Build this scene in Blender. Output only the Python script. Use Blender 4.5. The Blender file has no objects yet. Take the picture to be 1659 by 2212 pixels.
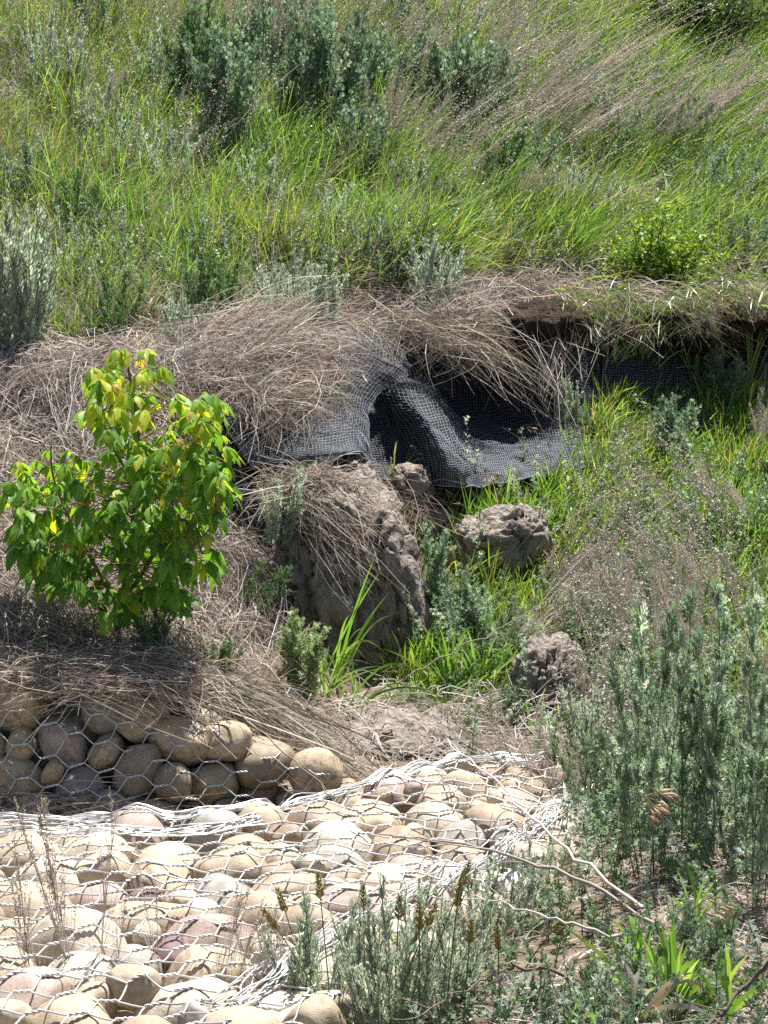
import bpy, math, random
import numpy as np
from mathutils import Vector, Matrix, Quaternion

# ------------------------------------------------------------------ camera, world, sun, exposure
rng = np.random.default_rng(11)
random.seed(11)
scene = bpy.context.scene
COL = scene.collection
S = 0.72                       # design depths -> metres
CH = 2.2 * S                   # eye height
PITCH = math.radians(11.0)
F = 1106.0 / math.tan(math.radians(14.0))   # focal length in layout pixels (1659 x 2212 layout)

cd = bpy.data.cameras.new('camera'); cam = bpy.data.objects.new('camera', cd); COL.objects.link(cam)
cd.sensor_fit = 'VERTICAL'; cd.angle = math.radians(28.0); cd.clip_start = 0.05; cd.clip_end = 500.0
cam.location = (0, 0, CH); cam.rotation_euler = (math.radians(90) - PITCH, 0, 0)
scene.camera = cam

SUN_DIR = Vector((0.16, 0.42, 0.89)).normalized()     # towards the sun
SUN_EL = math.asin(SUN_DIR.z); SUN_AZ = math.atan2(SUN_DIR.x, SUN_DIR.y)
world = bpy.data.worlds.new('World'); scene.world = world; world.use_nodes = True
wn = world.node_tree.nodes; wl = world.node_tree.links
sky = wn.new('ShaderNodeTexSky'); sky.sky_type = 'NISHITA'; sky.sun_disc = False
sky.sun_elevation = SUN_EL; sky.sun_rotation = SUN_AZ
wn['Background'].inputs['Strength'].default_value = 0.052
wl.new(sky.outputs['Color'], wn['Background'].inputs['Color'])
sd = bpy.data.lights.new('sun', 'SUN'); sd.energy = 5.0; sd.angle = math.radians(0.53); sd.color = (1.0, 0.965, 0.91)
sun = bpy.data.objects.new('sun', sd); COL.objects.link(sun)
sun.rotation_euler = (-SUN_DIR).to_track_quat('-Z', 'Y').to_euler(); sun.location = (-4, 4, 9)
vs = scene.view_settings
vs.view_transform = 'Standard'; vs.look = 'None'; vs.gamma = 1.0; vs.use_curve_mapping = False
vs.exposure = 1.16
scene.render.engine = 'CYCLES'
scene.cycles.max_bounces = 3; scene.cycles.diffuse_bounces = 2; scene.cycles.transmission_bounces = 2
scene.cycles.glossy_bounces = 2; scene.cycles.sample_clamp_indirect = 6.0
scene.cycles.use_denoising = False
scene.cycles.debug_use_spatial_splits = True

# ------------------------------------------------------------------ layout helpers
SP, CP = math.sin(PITCH), math.cos(PITCH)
def W(u, v, d):
    """layout pixel + design depth -> world points (arrays or scalars)"""
    u = np.asarray(u, float); v = np.asarray(v, float); d = np.asarray(d, float) * S
    a = (u - 829.5) / F; t = -(v - 1106.0) / F
    x = a * d; y = d * (CP + t * SP); z = CH + d * (-SP + t * CP)
    return np.stack(np.broadcast_arrays(x, y, z), -1)
def proj(p):
    p = np.asarray(p, float); y = p[..., 1]; z = p[..., 2] - CH
    d = y * CP - z * SP; t = (y * SP + z * CP) / d
    return 829.5 + p[..., 0] / d * F, 1106.0 - t * F, d

def tps_fit(xy, z, lam=1e-3):
    n = len(xy); r2 = ((xy[:, None] - xy[None]) ** 2).sum(-1)
    K = 0.5 * r2 * np.log(r2 + 1e-9) + lam * np.eye(n)
    Pm = np.c_[np.ones(n), xy]
    A = np.zeros((n + 3, n + 3)); A[:n, :n] = K; A[:n, n:] = Pm; A[n:, :n] = Pm.T
    w = np.linalg.solve(A, np.r_[z, 0, 0, 0])
    return xy, w
def tps_eval(m, q):
    xy, w = m; q = np.asarray(q, float); sh = q.shape[:-1]; q = q.reshape(-1, 2); out = np.empty(len(q)); n = len(xy)
    for i in range(0, len(q), 20000):
        b = q[i:i + 20000]; r2 = ((b[:, None] - xy[None]) ** 2).sum(-1)
        out[i:i + 20000] = (0.5 * r2 * np.log(r2 + 1e-9)) @ w[:n] + w[n] + b @ w[n + 1:]
    return out.reshape(sh)

def _hash(i, j, k, seed):
    h = (i * 374761393 + j * 668265263 + k * 2147483647 + seed * 1274126177) & 0xFFFFFFFF
    h = ((h ^ (h >> 13)) * 1274126177) & 0xFFFFFFFF
    h = ((h ^ (h >> 15)) * 2246822519) & 0xFFFFFFFF
    return ((h ^ (h >> 16)) & 0xFFFFFF) / float(0xFFFFFF)
def vnoise(p, sc, seed=0):
    p = np.asarray(p, float) * sc; i = np.floor(p).astype(np.int64); f = p - i; f = f * f * (3 - 2 * f)
    r = 0
    for dx in (0, 1):
        for dy in (0, 1):
            for dz in (0, 1):
                w = (f[..., 0] if dx else 1 - f[..., 0]) * (f[..., 1] if dy else 1 - f[..., 1]) * (f[..., 2] if dz else 1 - f[..., 2])
                r = r + w * _hash(i[..., 0] + dx, i[..., 1] + dy, i[..., 2] + dz, seed)
    return r * 2 - 1
def fbm(p, sc, seed=0, o=3):
    return sum(vnoise(p, sc * 2 ** k, seed + k) * 0.5 ** k for k in range(o))
def worley(p, sc, seed=0, ids=False):
    p = np.asarray(p, float) * sc; i = np.floor(p).astype(np.int64)
    f1 = np.full(p.shape[:-1], 9.0); f2 = f1.copy(); idn = f1 * 0
    for dx in (-1, 0, 1):
        for dy in (-1, 0, 1):
            for dz in (-1, 0, 1):
                c = i + np.array([dx, dy, dz])
                q = np.stack([_hash(c[..., 0], c[..., 1], c[..., 2], seed + s) for s in (0, 7, 13)], -1) + c
                d = np.sqrt(((p - q) ** 2).sum(-1))
                idn = np.where(d < f1, q[..., 0] * 7.31 % 1.0, idn); f2 = np.minimum(f2, np.maximum(f1, d)); f1 = np.minimum(f1, d)
    return (f1, f2, idn) if ids else (f1, f2)
def nz(a):
    return a / (np.linalg.norm(a, axis=-1, keepdims=True) + 1e-12)

# ------------------------------------------------------------------ materials
def mat_base(name):
    m = bpy.data.materials.new(name); m.use_nodes = True; nt = m.node_tree; nt.nodes.clear()
    out = nt.nodes.new('ShaderNodeOutputMaterial'); return m, nt, out
def N(nt, t, **kw):
    n = nt.nodes.new(t)
    for k, v in kw.items(): setattr(n, k, v)
    return n
def leaf_mat(name, trans=0.35, rough=0.55, spec=0.25, var=0.25, tint=(1.1, 1.15, 0.6)):
    """vertex colour leaf: diffuse + translucent + weak sheen, brightness varied by object"""
    m, nt, out = mat_base(name); L = nt.links.new
    at = N(nt, 'ShaderNodeAttribute', attribute_name='col'); oi = N(nt, 'ShaderNodeObjectInfo')
    mr = N(nt, 'ShaderNodeMapRange'); mr.inputs['To Min'].default_value = 1 - var; mr.inputs['To Max'].default_value = 1 + var
    L(oi.outputs['Random'], mr.inputs['Value'])
    mul = N(nt, 'ShaderNodeVectorMath', operation='SCALE'); L(at.outputs['Color'], mul.inputs[0]); L(mr.outputs[0], mul.inputs['Scale'])
    pb = N(nt, 'ShaderNodeBsdfPrincipled'); L(mul.outputs[0], pb.inputs['Base Color'])
    pb.inputs['Roughness'].default_value = rough; pb.inputs['Specular IOR Level'].default_value = spec
    if trans > 0:
        tm = N(nt, 'ShaderNodeVectorMath', operation='MULTIPLY'); L(mul.outputs[0], tm.inputs[0]); tm.inputs[1].default_value = tint
        tr = N(nt, 'ShaderNodeBsdfTranslucent'); L(tm.outputs[0], tr.inputs['Color'])
        mx = N(nt, 'ShaderNodeMixShader'); mx.inputs[0].default_value = trans
        L(pb.outputs[0], mx.inputs[1]); L(tr.outputs[0], mx.inputs[2]); L(mx.outputs[0], out.inputs[0])
    else:
        L(pb.outputs[0], out.inputs[0])
    return m
def ramp(nt, stops):
    r = N(nt, 'ShaderNodeValToRGB'); e = r.color_ramp.elements
    while len(e) < len(stops): e.new(0.5)
    for el, (p, c) in zip(e, stops): el.position = p; el.color = (*c, 1)
    return r
def soil_mat(name, stops, scale=6.0, bump=0.5, bscale=60.0, rough=0.95):
    m, nt, out = mat_base(name); L = nt.links.new
    tc = N(nt, 'ShaderNodeNewGeometry')
    n1 = N(nt, 'ShaderNodeTexNoise'); n1.inputs['Scale'].default_value = scale; n1.inputs['Detail'].default_value = 8; n1.inputs['Roughness'].default_value = 0.7
    L(tc.outputs['Position'], n1.inputs['Vector'])
    r = ramp(nt, stops); L(n1.outputs['Fac'], r.inputs[0])
    n2 = N(nt, 'ShaderNodeTexNoise'); n2.inputs['Scale'].default_value = bscale; n2.inputs['Detail'].default_value = 6; n2.inputs['Roughness'].default_value = 0.75
    L(tc.outputs['Position'], n2.inputs['Vector'])
    v = N(nt, 'ShaderNodeTexVoronoi'); v.inputs['Scale'].default_value = bscale * 0.7; L(tc.outputs['Position'], v.inputs['Vector'])
    ad = N(nt, 'ShaderNodeMath', operation='ADD'); L(n2.outputs['Fac'], ad.inputs[0]); L(v.outputs['Distance'], ad.inputs[1])
    b = N(nt, 'ShaderNodeBump'); b.inputs['Strength'].default_value = bump; b.inputs['Distance'].default_value = 0.02; L(ad.outputs[0], b.inputs['Height'])
    pb = N(nt, 'ShaderNodeBsdfPrincipled'); pb.inputs['Roughness'].default_value = rough; pb.inputs['Specular IOR Level'].default_value = 0.1
    L(r.outputs[0], pb.inputs['Base Color']); L(b.outputs[0], pb.inputs['Normal']); L(pb.outputs[0], out.inputs[0])
    return m
def stone_mat(name, stops=None, dirt=0.60):
    m, nt, out = mat_base(name); L = nt.links.new
    oi = N(nt, 'ShaderNodeObjectInfo'); tc = N(nt, 'ShaderNodeTexCoord')
    base = ramp(nt, stops or [(0.0, (0.43, 0.355, 0.265)), (0.16, (0.50, 0.43, 0.335)), (0.30, (0.45, 0.365, 0.27)), (0.44, (0.54, 0.485, 0.40)),
                     (0.57, (0.35, 0.275, 0.205)), (0.67, (0.42, 0.33, 0.29)), (0.77, (0.50, 0.44, 0.35)), (0.87, (0.36, 0.34, 0.31)), (0.94, (0.55, 0.52, 0.46)), (0.97, (0.19, 0.125, 0.125)), (1.0, (0.22, 0.15, 0.15))])
    base.color_ramp.interpolation = 'CONSTANT'
    L(oi.outputs['Random'], base.inputs[0])
    off = N(nt, 'ShaderNodeVectorMath', operation='ADD'); L(tc.outputs['Object'], off.inputs[0])
    cx = N(nt, 'ShaderNodeCombineXYZ'); mm = N(nt, 'ShaderNodeMath', operation='MULTIPLY'); mm.inputs[1].default_value = 57.0
    L(oi.outputs['Random'], mm.inputs[0]); L(mm.outputs[0], cx.inputs[0]); L(mm.outputs[0], cx.inputs[1]); L(cx.outputs[0], off.inputs[1])
    n1 = N(nt, 'ShaderNodeTexNoise'); n1.inputs['Scale'].default_value = 1.6; n1.inputs['Detail'].default_value = 7; n1.inputs['Roughness'].default_value = 0.6
    L(off.outputs[0], n1.inputs['Vector'])
    r1 = ramp(nt, [(0.28, (0.60, 0.54, 0.47)), (0.5, (0.98, 0.97, 0.95)), (0.72, (1.12, 1.10, 1.06))]); L(n1.outputs['Fac'], r1.inputs[0])
    mx = N(nt, 'ShaderNodeMix', data_type='RGBA', blend_type='MULTIPLY'); mx.inputs[0].default_value = 0.9
    L(base.outputs[0], mx.inputs[6]); L(r1.outputs[0], mx.inputs[7])
    n2 = N(nt, 'ShaderNodeTexNoise'); n2.inputs['Scale'].default_value = 3.4; n2.inputs['Detail'].default_value = 9; n2.inputs['Roughness'].default_value = 0.72
    L(off.outputs[0], n2.inputs['Vector'])
    r2 = ramp(nt, [(dirt, (0, 0, 0)), (dirt + 0.12, (1, 1, 1))]); L(n2.outputs['Fac'], r2.inputs[0])
    mx2 = N(nt, 'ShaderNodeMix', data_type='RGBA'); L(r2.outputs[0], mx2.inputs[0]); L(mx.outputs[2], mx2.inputs[6]); mx2.inputs[7].default_value = (0.24, 0.17, 0.11, 1)
    sp = N(nt, 'ShaderNodeTexNoise'); sp.inputs['Scale'].default_value = 22; sp.inputs['Detail'].default_value = 4; L(off.outputs[0], sp.inputs['Vector'])
    r3 = ramp(nt, [(0.36, (0.62, 0.58, 0.54)), (0.46, (1, 1, 1))]); L(sp.outputs['Fac'], r3.inputs[0])
    mx3 = N(nt, 'ShaderNodeMix', data_type='RGBA', blend_type='MULTIPLY'); mx3.inputs[0].default_value = 0.55
    L(mx2.outputs[2], mx3.inputs[6]); L(r3.outputs[0], mx3.inputs[7])
    b = N(nt, 'ShaderNodeBump'); b.inputs['Strength'].default_value = 0.25; b.inputs['Distance'].default_value = 0.01; L(n2.outputs['Fac'], b.inputs['Height'])
    b2 = N(nt, 'ShaderNodeBump'); b2.inputs['Strength'].default_value = 0.25; b2.inputs['Distance'].default_value = 0.004; L(sp.outputs['Fac'], b2.inputs['Height']); L(b.outputs[0], b2.inputs['Normal'])
    pb = N(nt, 'ShaderNodeBsdfPrincipled'); pb.inputs['Roughness'].default_value = 0.6; pb.inputs['Specular IOR Level'].default_value = 0.3
    L(mx3.outputs[2], pb.inputs['Base Color']); L(b2.outputs[0], pb.inputs['Normal']); L(pb.outputs[0], out.inputs[0])
    return m
def plain_mat(name, col, rough=0.6, metal=0.0, spec=0.4, nscale=40.0, nv=0.25):
    m, nt, out = mat_base(name); L = nt.links.new
    g = N(nt, 'ShaderNodeNewGeometry'); n = N(nt, 'ShaderNodeTexNoise'); n.inputs['Scale'].default_value = nscale; n.inputs['Detail'].default_value = 5
    L(g.outputs['Position'], n.inputs['Vector'])
    r = ramp(nt, [(0.3, tuple(c * (1 - nv) for c in col)), (0.7, tuple(min(1, c * (1 + nv)) for c in col))]); L(n.outputs['Fac'], r.inputs[0])
    pb = N(nt, 'ShaderNodeBsdfPrincipled'); pb.inputs['Roughness'].default_value = rough; pb.inputs['Metallic'].default_value = metal; pb.inputs['Specular IOR Level'].default_value = spec
    L(r.outputs[0], pb.inputs['Base Color']); L(pb.outputs[0], out.inputs[0])
    return m

M = {}
M['ground'] = soil_mat('hillside_soil', [(0.25, (0.10, 0.075, 0.05)), (0.5, (0.17, 0.13, 0.09)), (0.75, (0.26, 0.21, 0.155))], 5.0, 0.5, 50)
M['clay'] = soil_mat('dry_clay', [(0.25, (0.24, 0.205, 0.175)), (0.5, (0.40, 0.345, 0.295)), (0.75, (0.52, 0.455, 0.395))], 9.0, 1.0, 75)
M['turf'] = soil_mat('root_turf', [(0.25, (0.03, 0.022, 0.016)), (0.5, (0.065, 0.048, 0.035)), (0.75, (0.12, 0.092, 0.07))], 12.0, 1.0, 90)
M['stone'] = stone_mat('river_cobble')
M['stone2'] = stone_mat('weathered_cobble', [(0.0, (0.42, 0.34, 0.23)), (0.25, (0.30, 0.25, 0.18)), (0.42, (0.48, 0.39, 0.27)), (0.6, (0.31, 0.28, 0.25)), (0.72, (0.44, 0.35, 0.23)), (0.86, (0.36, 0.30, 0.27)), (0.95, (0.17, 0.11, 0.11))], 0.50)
M['wire'] = plain_mat('galvanised_wire', (0.60, 0.60, 0.59), 0.38, 0.35, 0.5, 30, 0.15)
M['mat'] = plain_mat('black_geotextile', (0.016, 0.018, 0.022), 0.75, 0, 0.25, 120, 0.4)
M['net'] = plain_mat('grey_net_cord', (0.24, 0.265, 0.31), 0.6, 0, 0.3, 60, 0.3)
M['grass'] = leaf_mat('green_grass', 0.46, 0.34, 0.5, 0.12)
M['dry'] = leaf_mat('dry_grass', 0.42, 0.5, 0.35, 0.10, (1, 0.95, 0.85))
M['worm'] = leaf_mat('wormwood_leaf', 0.50, 0.45, 0.4, 0.25, (1, 1.05, 0.8))
M['sap'] = leaf_mat('sapling_leaf', 0.50, 0.48, 0.28, 0.2, (1.35, 1.25, 0.45))
M['stem'] = leaf_mat('plant_stem', 0.0, 0.7, 0.2, 0.2)
M['shrub'] = leaf_mat('shrub_leaf', 0.42, 0.45, 0.3, 0.15, (1.2, 1.2, 0.5))

# ------------------------------------------------------------------ mesh helpers
class MB:
    def __init__(s): s.V = []; s.Q = []; s.T = []; s.C = []; s.n = 0
    def add(s, V, Q=None, T=None, C=(1, 1, 1)):
        V = np.asarray(V, float).reshape(-1, 3); C = np.broadcast_to(np.asarray(C, float), V.shape) if np.ndim(C) == 1 else np.asarray(C, float).reshape(-1, 3)
        if Q is not None and len(Q): s.Q.append(np.asarray(Q, np.int64).reshape(-1, 4) + s.n)
        if T is not None and len(T): s.T.append(np.asarray(T, np.int64).reshape(-1, 3) + s.n)
        s.V.append(V); s.C.append(C); s.n += len(V); return s
    def mesh(s, name, mat, smooth=True):
        me = bpy.data.meshes.new(name)
        V = np.concatenate(s.V); C = np.concatenate(s.C)
        Q = np.concatenate(s.Q) if s.Q else np.zeros((0, 4), np.int64); T = np.concatenate(s.T) if s.T else np.zeros((0, 3), np.int64)
        me.vertices.add(len(V)); me.vertices.foreach_set('co', V.astype(np.float32).ravel())
        li = np.r_[Q.ravel(), T.ravel()].astype(np.int32)
        me.loops.add(len(li)); me.loops.foreach_set('vertex_index', li)
        st = np.r_[np.arange(len(Q)) * 4, len(Q) * 4 + np.arange(len(T)) * 3].astype(np.int32)
        me.polygons.add(len(st)); me.polygons.foreach_set('loop_start', st)
        me.polygons.foreach_set('use_smooth', np.full(len(st), smooth))
        me.update(calc_edges=True)
        a = me.attributes.new('col', 'FLOAT_COLOR', 'POINT')
        a.data.foreach_set('color', np.c_[np.clip(C, 0, 1), np.ones(len(C))].astype(np.float32).ravel())
        me.materials.append(mat); return me
    def obj(s, name, mat, parent=None, smooth=True):
        return link(name, s.mesh(name, mat, smooth), parent)
def link(name, me, parent=None, mw=None):
    o = bpy.data.objects.new(name, me); COL.objects.link(o)
    if parent is not None: o.parent = parent
    if mw is not None: o.matrix_basis = mw
    return o
def tag(o, label=None, cat=None, group=None, kind=None):
    if label: o['label'] = label
    if cat: o['category'] = cat
    if group: o['group'] = group
    if kind: o['kind'] = kind
    return o
def empty(name, loc):
    o = bpy.data.objects.new(name, None); COL.objects.link(o); o.location = Vector(loc); o.empty_display_size = 0.05
    return o

def ribbons(mb, P, Wd, C0, C1, facing=None, fold=0.0):
    """P (N,K,3) spines, Wd (N,K) half widths, colours root/tip (N,3)"""
    n, k, _ = P.shape
    T = np.empty_like(P); T[:, 1:-1] = P[:, 2:] - P[:, :-2]; T[:, 0] = P[:, 1] - P[:, 0]; T[:, -1] = P[:, -1] - P[:, -2]
    if facing is None: facing = rng.normal(size=(n, 3)) * np.array([1, 1, 0.4])
    side = nz(np.cross(nz(T), facing[:, None, :]))
    V = np.stack([P - side * Wd[..., None], P + side * Wd[..., None]], 2)     # n,k,2,3
    i = np.arange(n)[:, None] * (2 * k) + np.arange(k - 1)[None] * 2
    Q = np.stack([i, i + 1, i + 3, i + 2], -1)
    t = np.linspace(0, 1, k)[None, :, None]
    C = C0[:, None] * (1 - t) + C1[:, None] * t
    C = np.repeat(C[:, :, None], 2, 2)
    mb.add(V, Q, None, C.reshape(-1, 3))
def tubes(mb, P, R, ns=4, C=(0.3, 0.25, 0.2), cap=True):
    P = np.asarray(P, float); n, k, _ = P.shape; R = np.broadcast_to(R, (n, k))
    T = np.empty_like(P); T[:, 1:-1] = P[:, 2:] - P[:, :-2]; T[:, 0] = P[:, 1] - P[:, 0]; T[:, -1] = P[:, -1] - P[:, -2]; T = nz(T)
    d = nz(P[:, -1] - P[:, 0]); ref = np.where(np.abs(d[:, 2:3]) < 0.75, [[0, 0, 1.0]], [[1.0, 0.13, 0]])
    A = nz(np.cross(T, ref[:, None])); B = np.cross(T, A)
    th = np.arange(ns) * 2 * math.pi / ns
    V = P[:, :, None] + R[:, :, None, None] * (A[:, :, None] * np.cos(th)[:, None] + B[:, :, None] * np.sin(th)[:, None])
    i = np.arange(n)[:, None, None] * (k * ns) + np.arange(k - 1)[None, :, None] * ns
    j = np.arange(ns); jn = (j + 1) % ns
    Q = np.stack([i + j, i + jn, i + ns + jn, i + ns + j], -1)
    C = np.asarray(C, float)
    if C.ndim == 2: C = np.repeat(C[:, None], k * ns, 1).reshape(-1, 3)
    mb.add(V, Q, None, C)
def stamp(mb, TV, TQ, TT, pos, d, scale, C, up=None, wscale=1.0):
    n = len(pos); Y = nz(d)
    if up is None: up = rng.normal(size=(n, 3)) + np.array([0, 0, 0.6])
    X = nz(np.cross(Y, up)); Z = np.cross(X, Y)
    sc = np.broadcast_to(scale, (n,))[:, None, None]
    tv = np.asarray(TV, float)
    V = pos[:, None] + sc * (tv[None, :, 0:1] * wscale * X[:, None] + tv[None, :, 1:2] * Y[:, None] + tv[None, :, 2:3] * Z[:, None])
    m = len(tv); o = np.arange(n)[:, None, None] * m
    Q = (np.asarray(TQ)[None] + o) if TQ is not None else None
    T = (np.asarray(TT)[None] + o) if TT is not None else None
    mb.add(V, Q.reshape(-1, 4) if Q is not None else None, T.reshape(-1, 3) if T is not None else None, np.repeat(np.asarray(C), m, 0))
def bez(a, b, c, k):
    t = np.linspace(0, 1, k)[None, :, None]
    return a[:, None] * (1 - t) ** 2 + b[:, None] * 2 * t * (1 - t) + c[:, None] * t * t
def pick(cols, n, jit=0.12):
    c = np.asarray(cols, float)[rng.integers(0, len(cols), n)]
    return np.clip(c * (1 + rng.normal(size=(n, 1)) * jit) * (1 + rng.normal(size=(n, 3)) * jit * 0.35), 0.003, 0.9)

# ------------------------------------------------------------------ terrain
MATTRESS = [(-500, 2500, 4.2), (829, 2500, 4.25), (-500, 1785, 6.85), (0, 1782, 6.85), (400, 1777, 6.9), (700, 1717, 7.25), (1000, 1637, 7.85), (1250, 1660, 7.85),
            (0, 2212, 5.0), (829, 2212, 5.05), (0, 2000, 5.75), (829, 1950, 6.05), (1100, 1850, 6.6), (1250, 1750, 7.2), (400, 1900, 6.2)]
mp = np.array([W(*q) for q in MATTRESS]); MT = tps_fit(mp[:, :2], mp[:, 2], 5e-4)
def zm(xy): return tps_eval(MT, xy)

GROUND = [(1000, 2330, 4.7), (1100, 2150, 5.25), (1300, 2000, 5.9), (1600, 2200, 5.05), (1659, 1900, 6.35), (1350, 1820, 6.8), (1500, 1700, 7.3), (1659, 1600, 7.9), (2150, 1800, 6.9), (2150, 2350, 4.7), (1500, 2450, 4.3),
          (1400, 1590, 8.1), (1180, 1590, 8.6), (1000, 1575, 8.75), (850, 1625, 8.3), (760, 1690, 7.7), (1000, 1480, 9.15), (1100, 1300, 9.95), (1300, 1300, 9.9), (1500, 1300, 9.8), (1659, 1250, 10.1), (2150, 1300, 10.1),
          (1300, 1120, 10.8), (1500, 1090, 11.0), (1659, 1060, 11.2), (2150, 1080, 11.3), (1000, 1120, 10.6), (1400, 980, 11.5), (1659, 920, 12.0), (2150, 920, 12.2), (1180, 1060, 10.75),
          (1050, 1050, 10.85), (1080, 970, 11.95), (1000, 940, 11.8), (1150, 930, 12.0), (1060, 880, 12.65), (1050, 780, 12.75), (1040, 690, 12.5), (1230, 920, 11.5), (1230, 800, 12.0), (1250, 700, 12.4), (1400, 880, 12.2), (1400, 780, 12.4), (1420, 690, 12.75), (1659, 830, 12.5), (1659, 690, 13.0), (2150, 700, 13.3), (1550, 640, 13.2),
          (780, 1000, 10.75), (700, 930, 10.7), (600, 960, 10.35), (690, 840, 11.0), (740, 730, 11.45), (850, 700, 11.9), (880, 800, 11.35), (920, 900, 11.45), (560, 800, 10.8), (500, 900, 10.35), (480, 1000, 10.0), (450, 1150, 9.45), (450, 1300, 8.95), (500, 1430, 8.55), (600, 1490, 8.6), (690, 1580, 8.4),
          (640, 1200, 10.2), (760, 1475, 9.15), (890, 1440, 9.35), (900, 1250, 10.1),
          (250, 1400, 8.1), (60, 1290, 8.6), (100, 1000, 9.7), (-300, 1400, 8.1), (-300, 1000, 9.7), (-600, 750, 10.9), (300, 1200, 9.1), (300, 1000, 9.8), (400, 1475, 7.95), (0, 1425, 7.95), (600, 1590, 8.0), (700, 1690, 7.75),
          (300, 1800, 7.35), (0, 1800, 7.35), (600, 1775, 7.45), (-400, 1800, 7.35),
          (0, 800, 10.5), (0, 650, 11.3), (300, 720, 10.95), (300, 610, 11.7), (550, 680, 11.4), (650, 600, 12.2), (1000, 600, 12.75), (1250, 590, 13.0),
          (0, 400, 12.9), (400, 400, 13.2), (829, 500, 13.3), (829, 400, 14.0), (1250, 400, 14.7), (1659, 400, 15.3), (0, 200, 14.5), (400, 200, 14.8), (829, 200, 15.8), (1250, 200, 16.5), (1659, 200, 17.2),
          (0, 0, 16.3), (829, 0, 17.8), (1659, 0, 19.2), (0, -300, 19.5), (829, -300, 21), (1659, -300, 22.5), (-600, 400, 12.7), (-600, 0, 16), (-600, -300, 19), (2200, 400, 15.8), (2200, 0, 20), (2200, -300, 23.5), (2200, 560, 14.2)]
gp = [W(*q) for q in GROUND]
for u, v in [(0, 2200), (400, 2200), (0, 1950), (400, 1950), (800, 2000), (0, 1840), (400, 1840), (700, 1790), (1000, 1740), (1150, 1720), (-450, 1840), (-450, 2200), (-450, 2500), (500, 2480)]:
    d = {2200: 5.15, 1950: 6.1, 2000: 6.0, 1840: 6.75, 1790: 7.0, 1740: 7.35, 1720: 7.5, 2500: 4.3, 2480: 4.35}[v]
    p = W(u, v, d); p[2] = float(zm(p[:2][None])[0]) - 0.17; gp.append(p)
gp += [np.array(q, float) for q in [(-4, 0, -0.1), (4, 0, 0.0), (0, 0, 0.0), (-5, 3, -0.1), (5, 3, 0.0), (0, 1.5, -0.02), (-6, 7, 0.2), (6.5, 7, 0.1), (6, 11, 1.6), (-6, 11, 1.6)]]
gp = np.array(gp); GT = tps_fit(gp[:, :2], gp[:, 2], 2e-3)
GS = 0.05
GX = np.arange(-6.5, 6.501, GS); GY = np.arange(-1.0, 17.501, GS)
gx, gy = np.meshgrid(GX, GY, indexing='ij')
HG = tps_eval(GT, np.stack([gx, gy], -1))
p3 = np.stack([gx, gy, HG * 0], -1)
rough_w = np.clip((gy - 4.6) / 1.5, 0.12, 1)
HG = HG + rough_w * (0.035 * fbm(p3, 2.3, 3, 3) + 0.016 * vnoise(p3, 11, 9))
def hz(x, y):
    fx = np.clip((np.asarray(x) - GX[0]) / GS, 0, len(GX) - 1.001); fy = np.clip((np.asarray(y) - GY[0]) / GS, 0, len(GY) - 1.001)
    i = fx.astype(int); j = fy.astype(int); a = fx - i; b = fy - j
    return HG[i, j] * (1 - a) * (1 - b) + HG[i + 1, j] * a * (1 - b) + HG[i, j + 1] * (1 - a) * b + HG[i + 1, j + 1] * a * b
# depth of the ground seen along each layout ray (used to set plants on the ground)
DU = np.arange(-700, 2361, 10.0); DV = np.arange(-500, 2481, 10.0)
uu, vv = np.meshgrid(DU, DV, indexing='ij')
DM = np.full(uu.shape, 26.0); done = np.zeros(uu.shape, bool)
for d in np.arange(3.6, 26, 0.04):
    p = W(uu, vv, d); h = p[..., 2] < hz(p[..., 0], p[..., 1])
    nw = h & ~done; DM[nw] = d; done |= h
    if done.all(): break
def hit(u, v):
    u = np.asarray(u, float); v = np.asarray(v, float)
    i = np.clip(np.round((u - DU[0]) / 10).astype(int), 0, len(DU) - 1); j = np.clip(np.round((v - DV[0]) / 10).astype(int), 0, len(DV) - 1)
    d0 = DM[i, j]
    best = d0.copy() if np.ndim(d0) else np.array(d0)
    p = W(u, v, best); err = p[..., 2] - hz(p[..., 0], p[..., 1])
    for _ in range(6):
        best = best + np.clip(err * 1.2, -0.12, 0.12); p = W(u, v, best); err = p[..., 2] - hz(p[..., 0], p[..., 1])
    p[..., 2] = hz(p[..., 0], p[..., 1])
    return p, best

def axis(lo, hi, arr, far):
    a = [arr[0]]; st = 0.08
    left = []
    x = arr[0]
    while x > -far: st *= 1.5; x -= st; left.append(x)
    st = 0.08; right = []; x = arr[-1]
    while x < far: st *= 1.5; x += st; right.append(x)
    return np.r_[left[::-1], arr, right]
TX = axis(0, 0, GX, 150); TY = axis(0, 0, GY, 150)
tx, ty = np.meshgrid(TX, TY, indexing='ij')
tz = hz(tx, ty) + 0.22 * np.clip(ty - GY[-1], 0, 60)
nx_, ny_ = tx.shape
i = (np.arange(nx_ - 1)[:, None] * ny_ + np.arange(ny_ - 1)[None])
Q = np.stack([i, i + ny_, i + ny_ + 1, i + 1], -1).reshape(-1, 4)
ter = MB().add(np.stack([tx, ty, tz], -1), Q).obj('hillside_ground', M['ground'])
tag(ter, 'bare brown earth of the slope and gully under the plants', 'ground', kind='structure')

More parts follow.
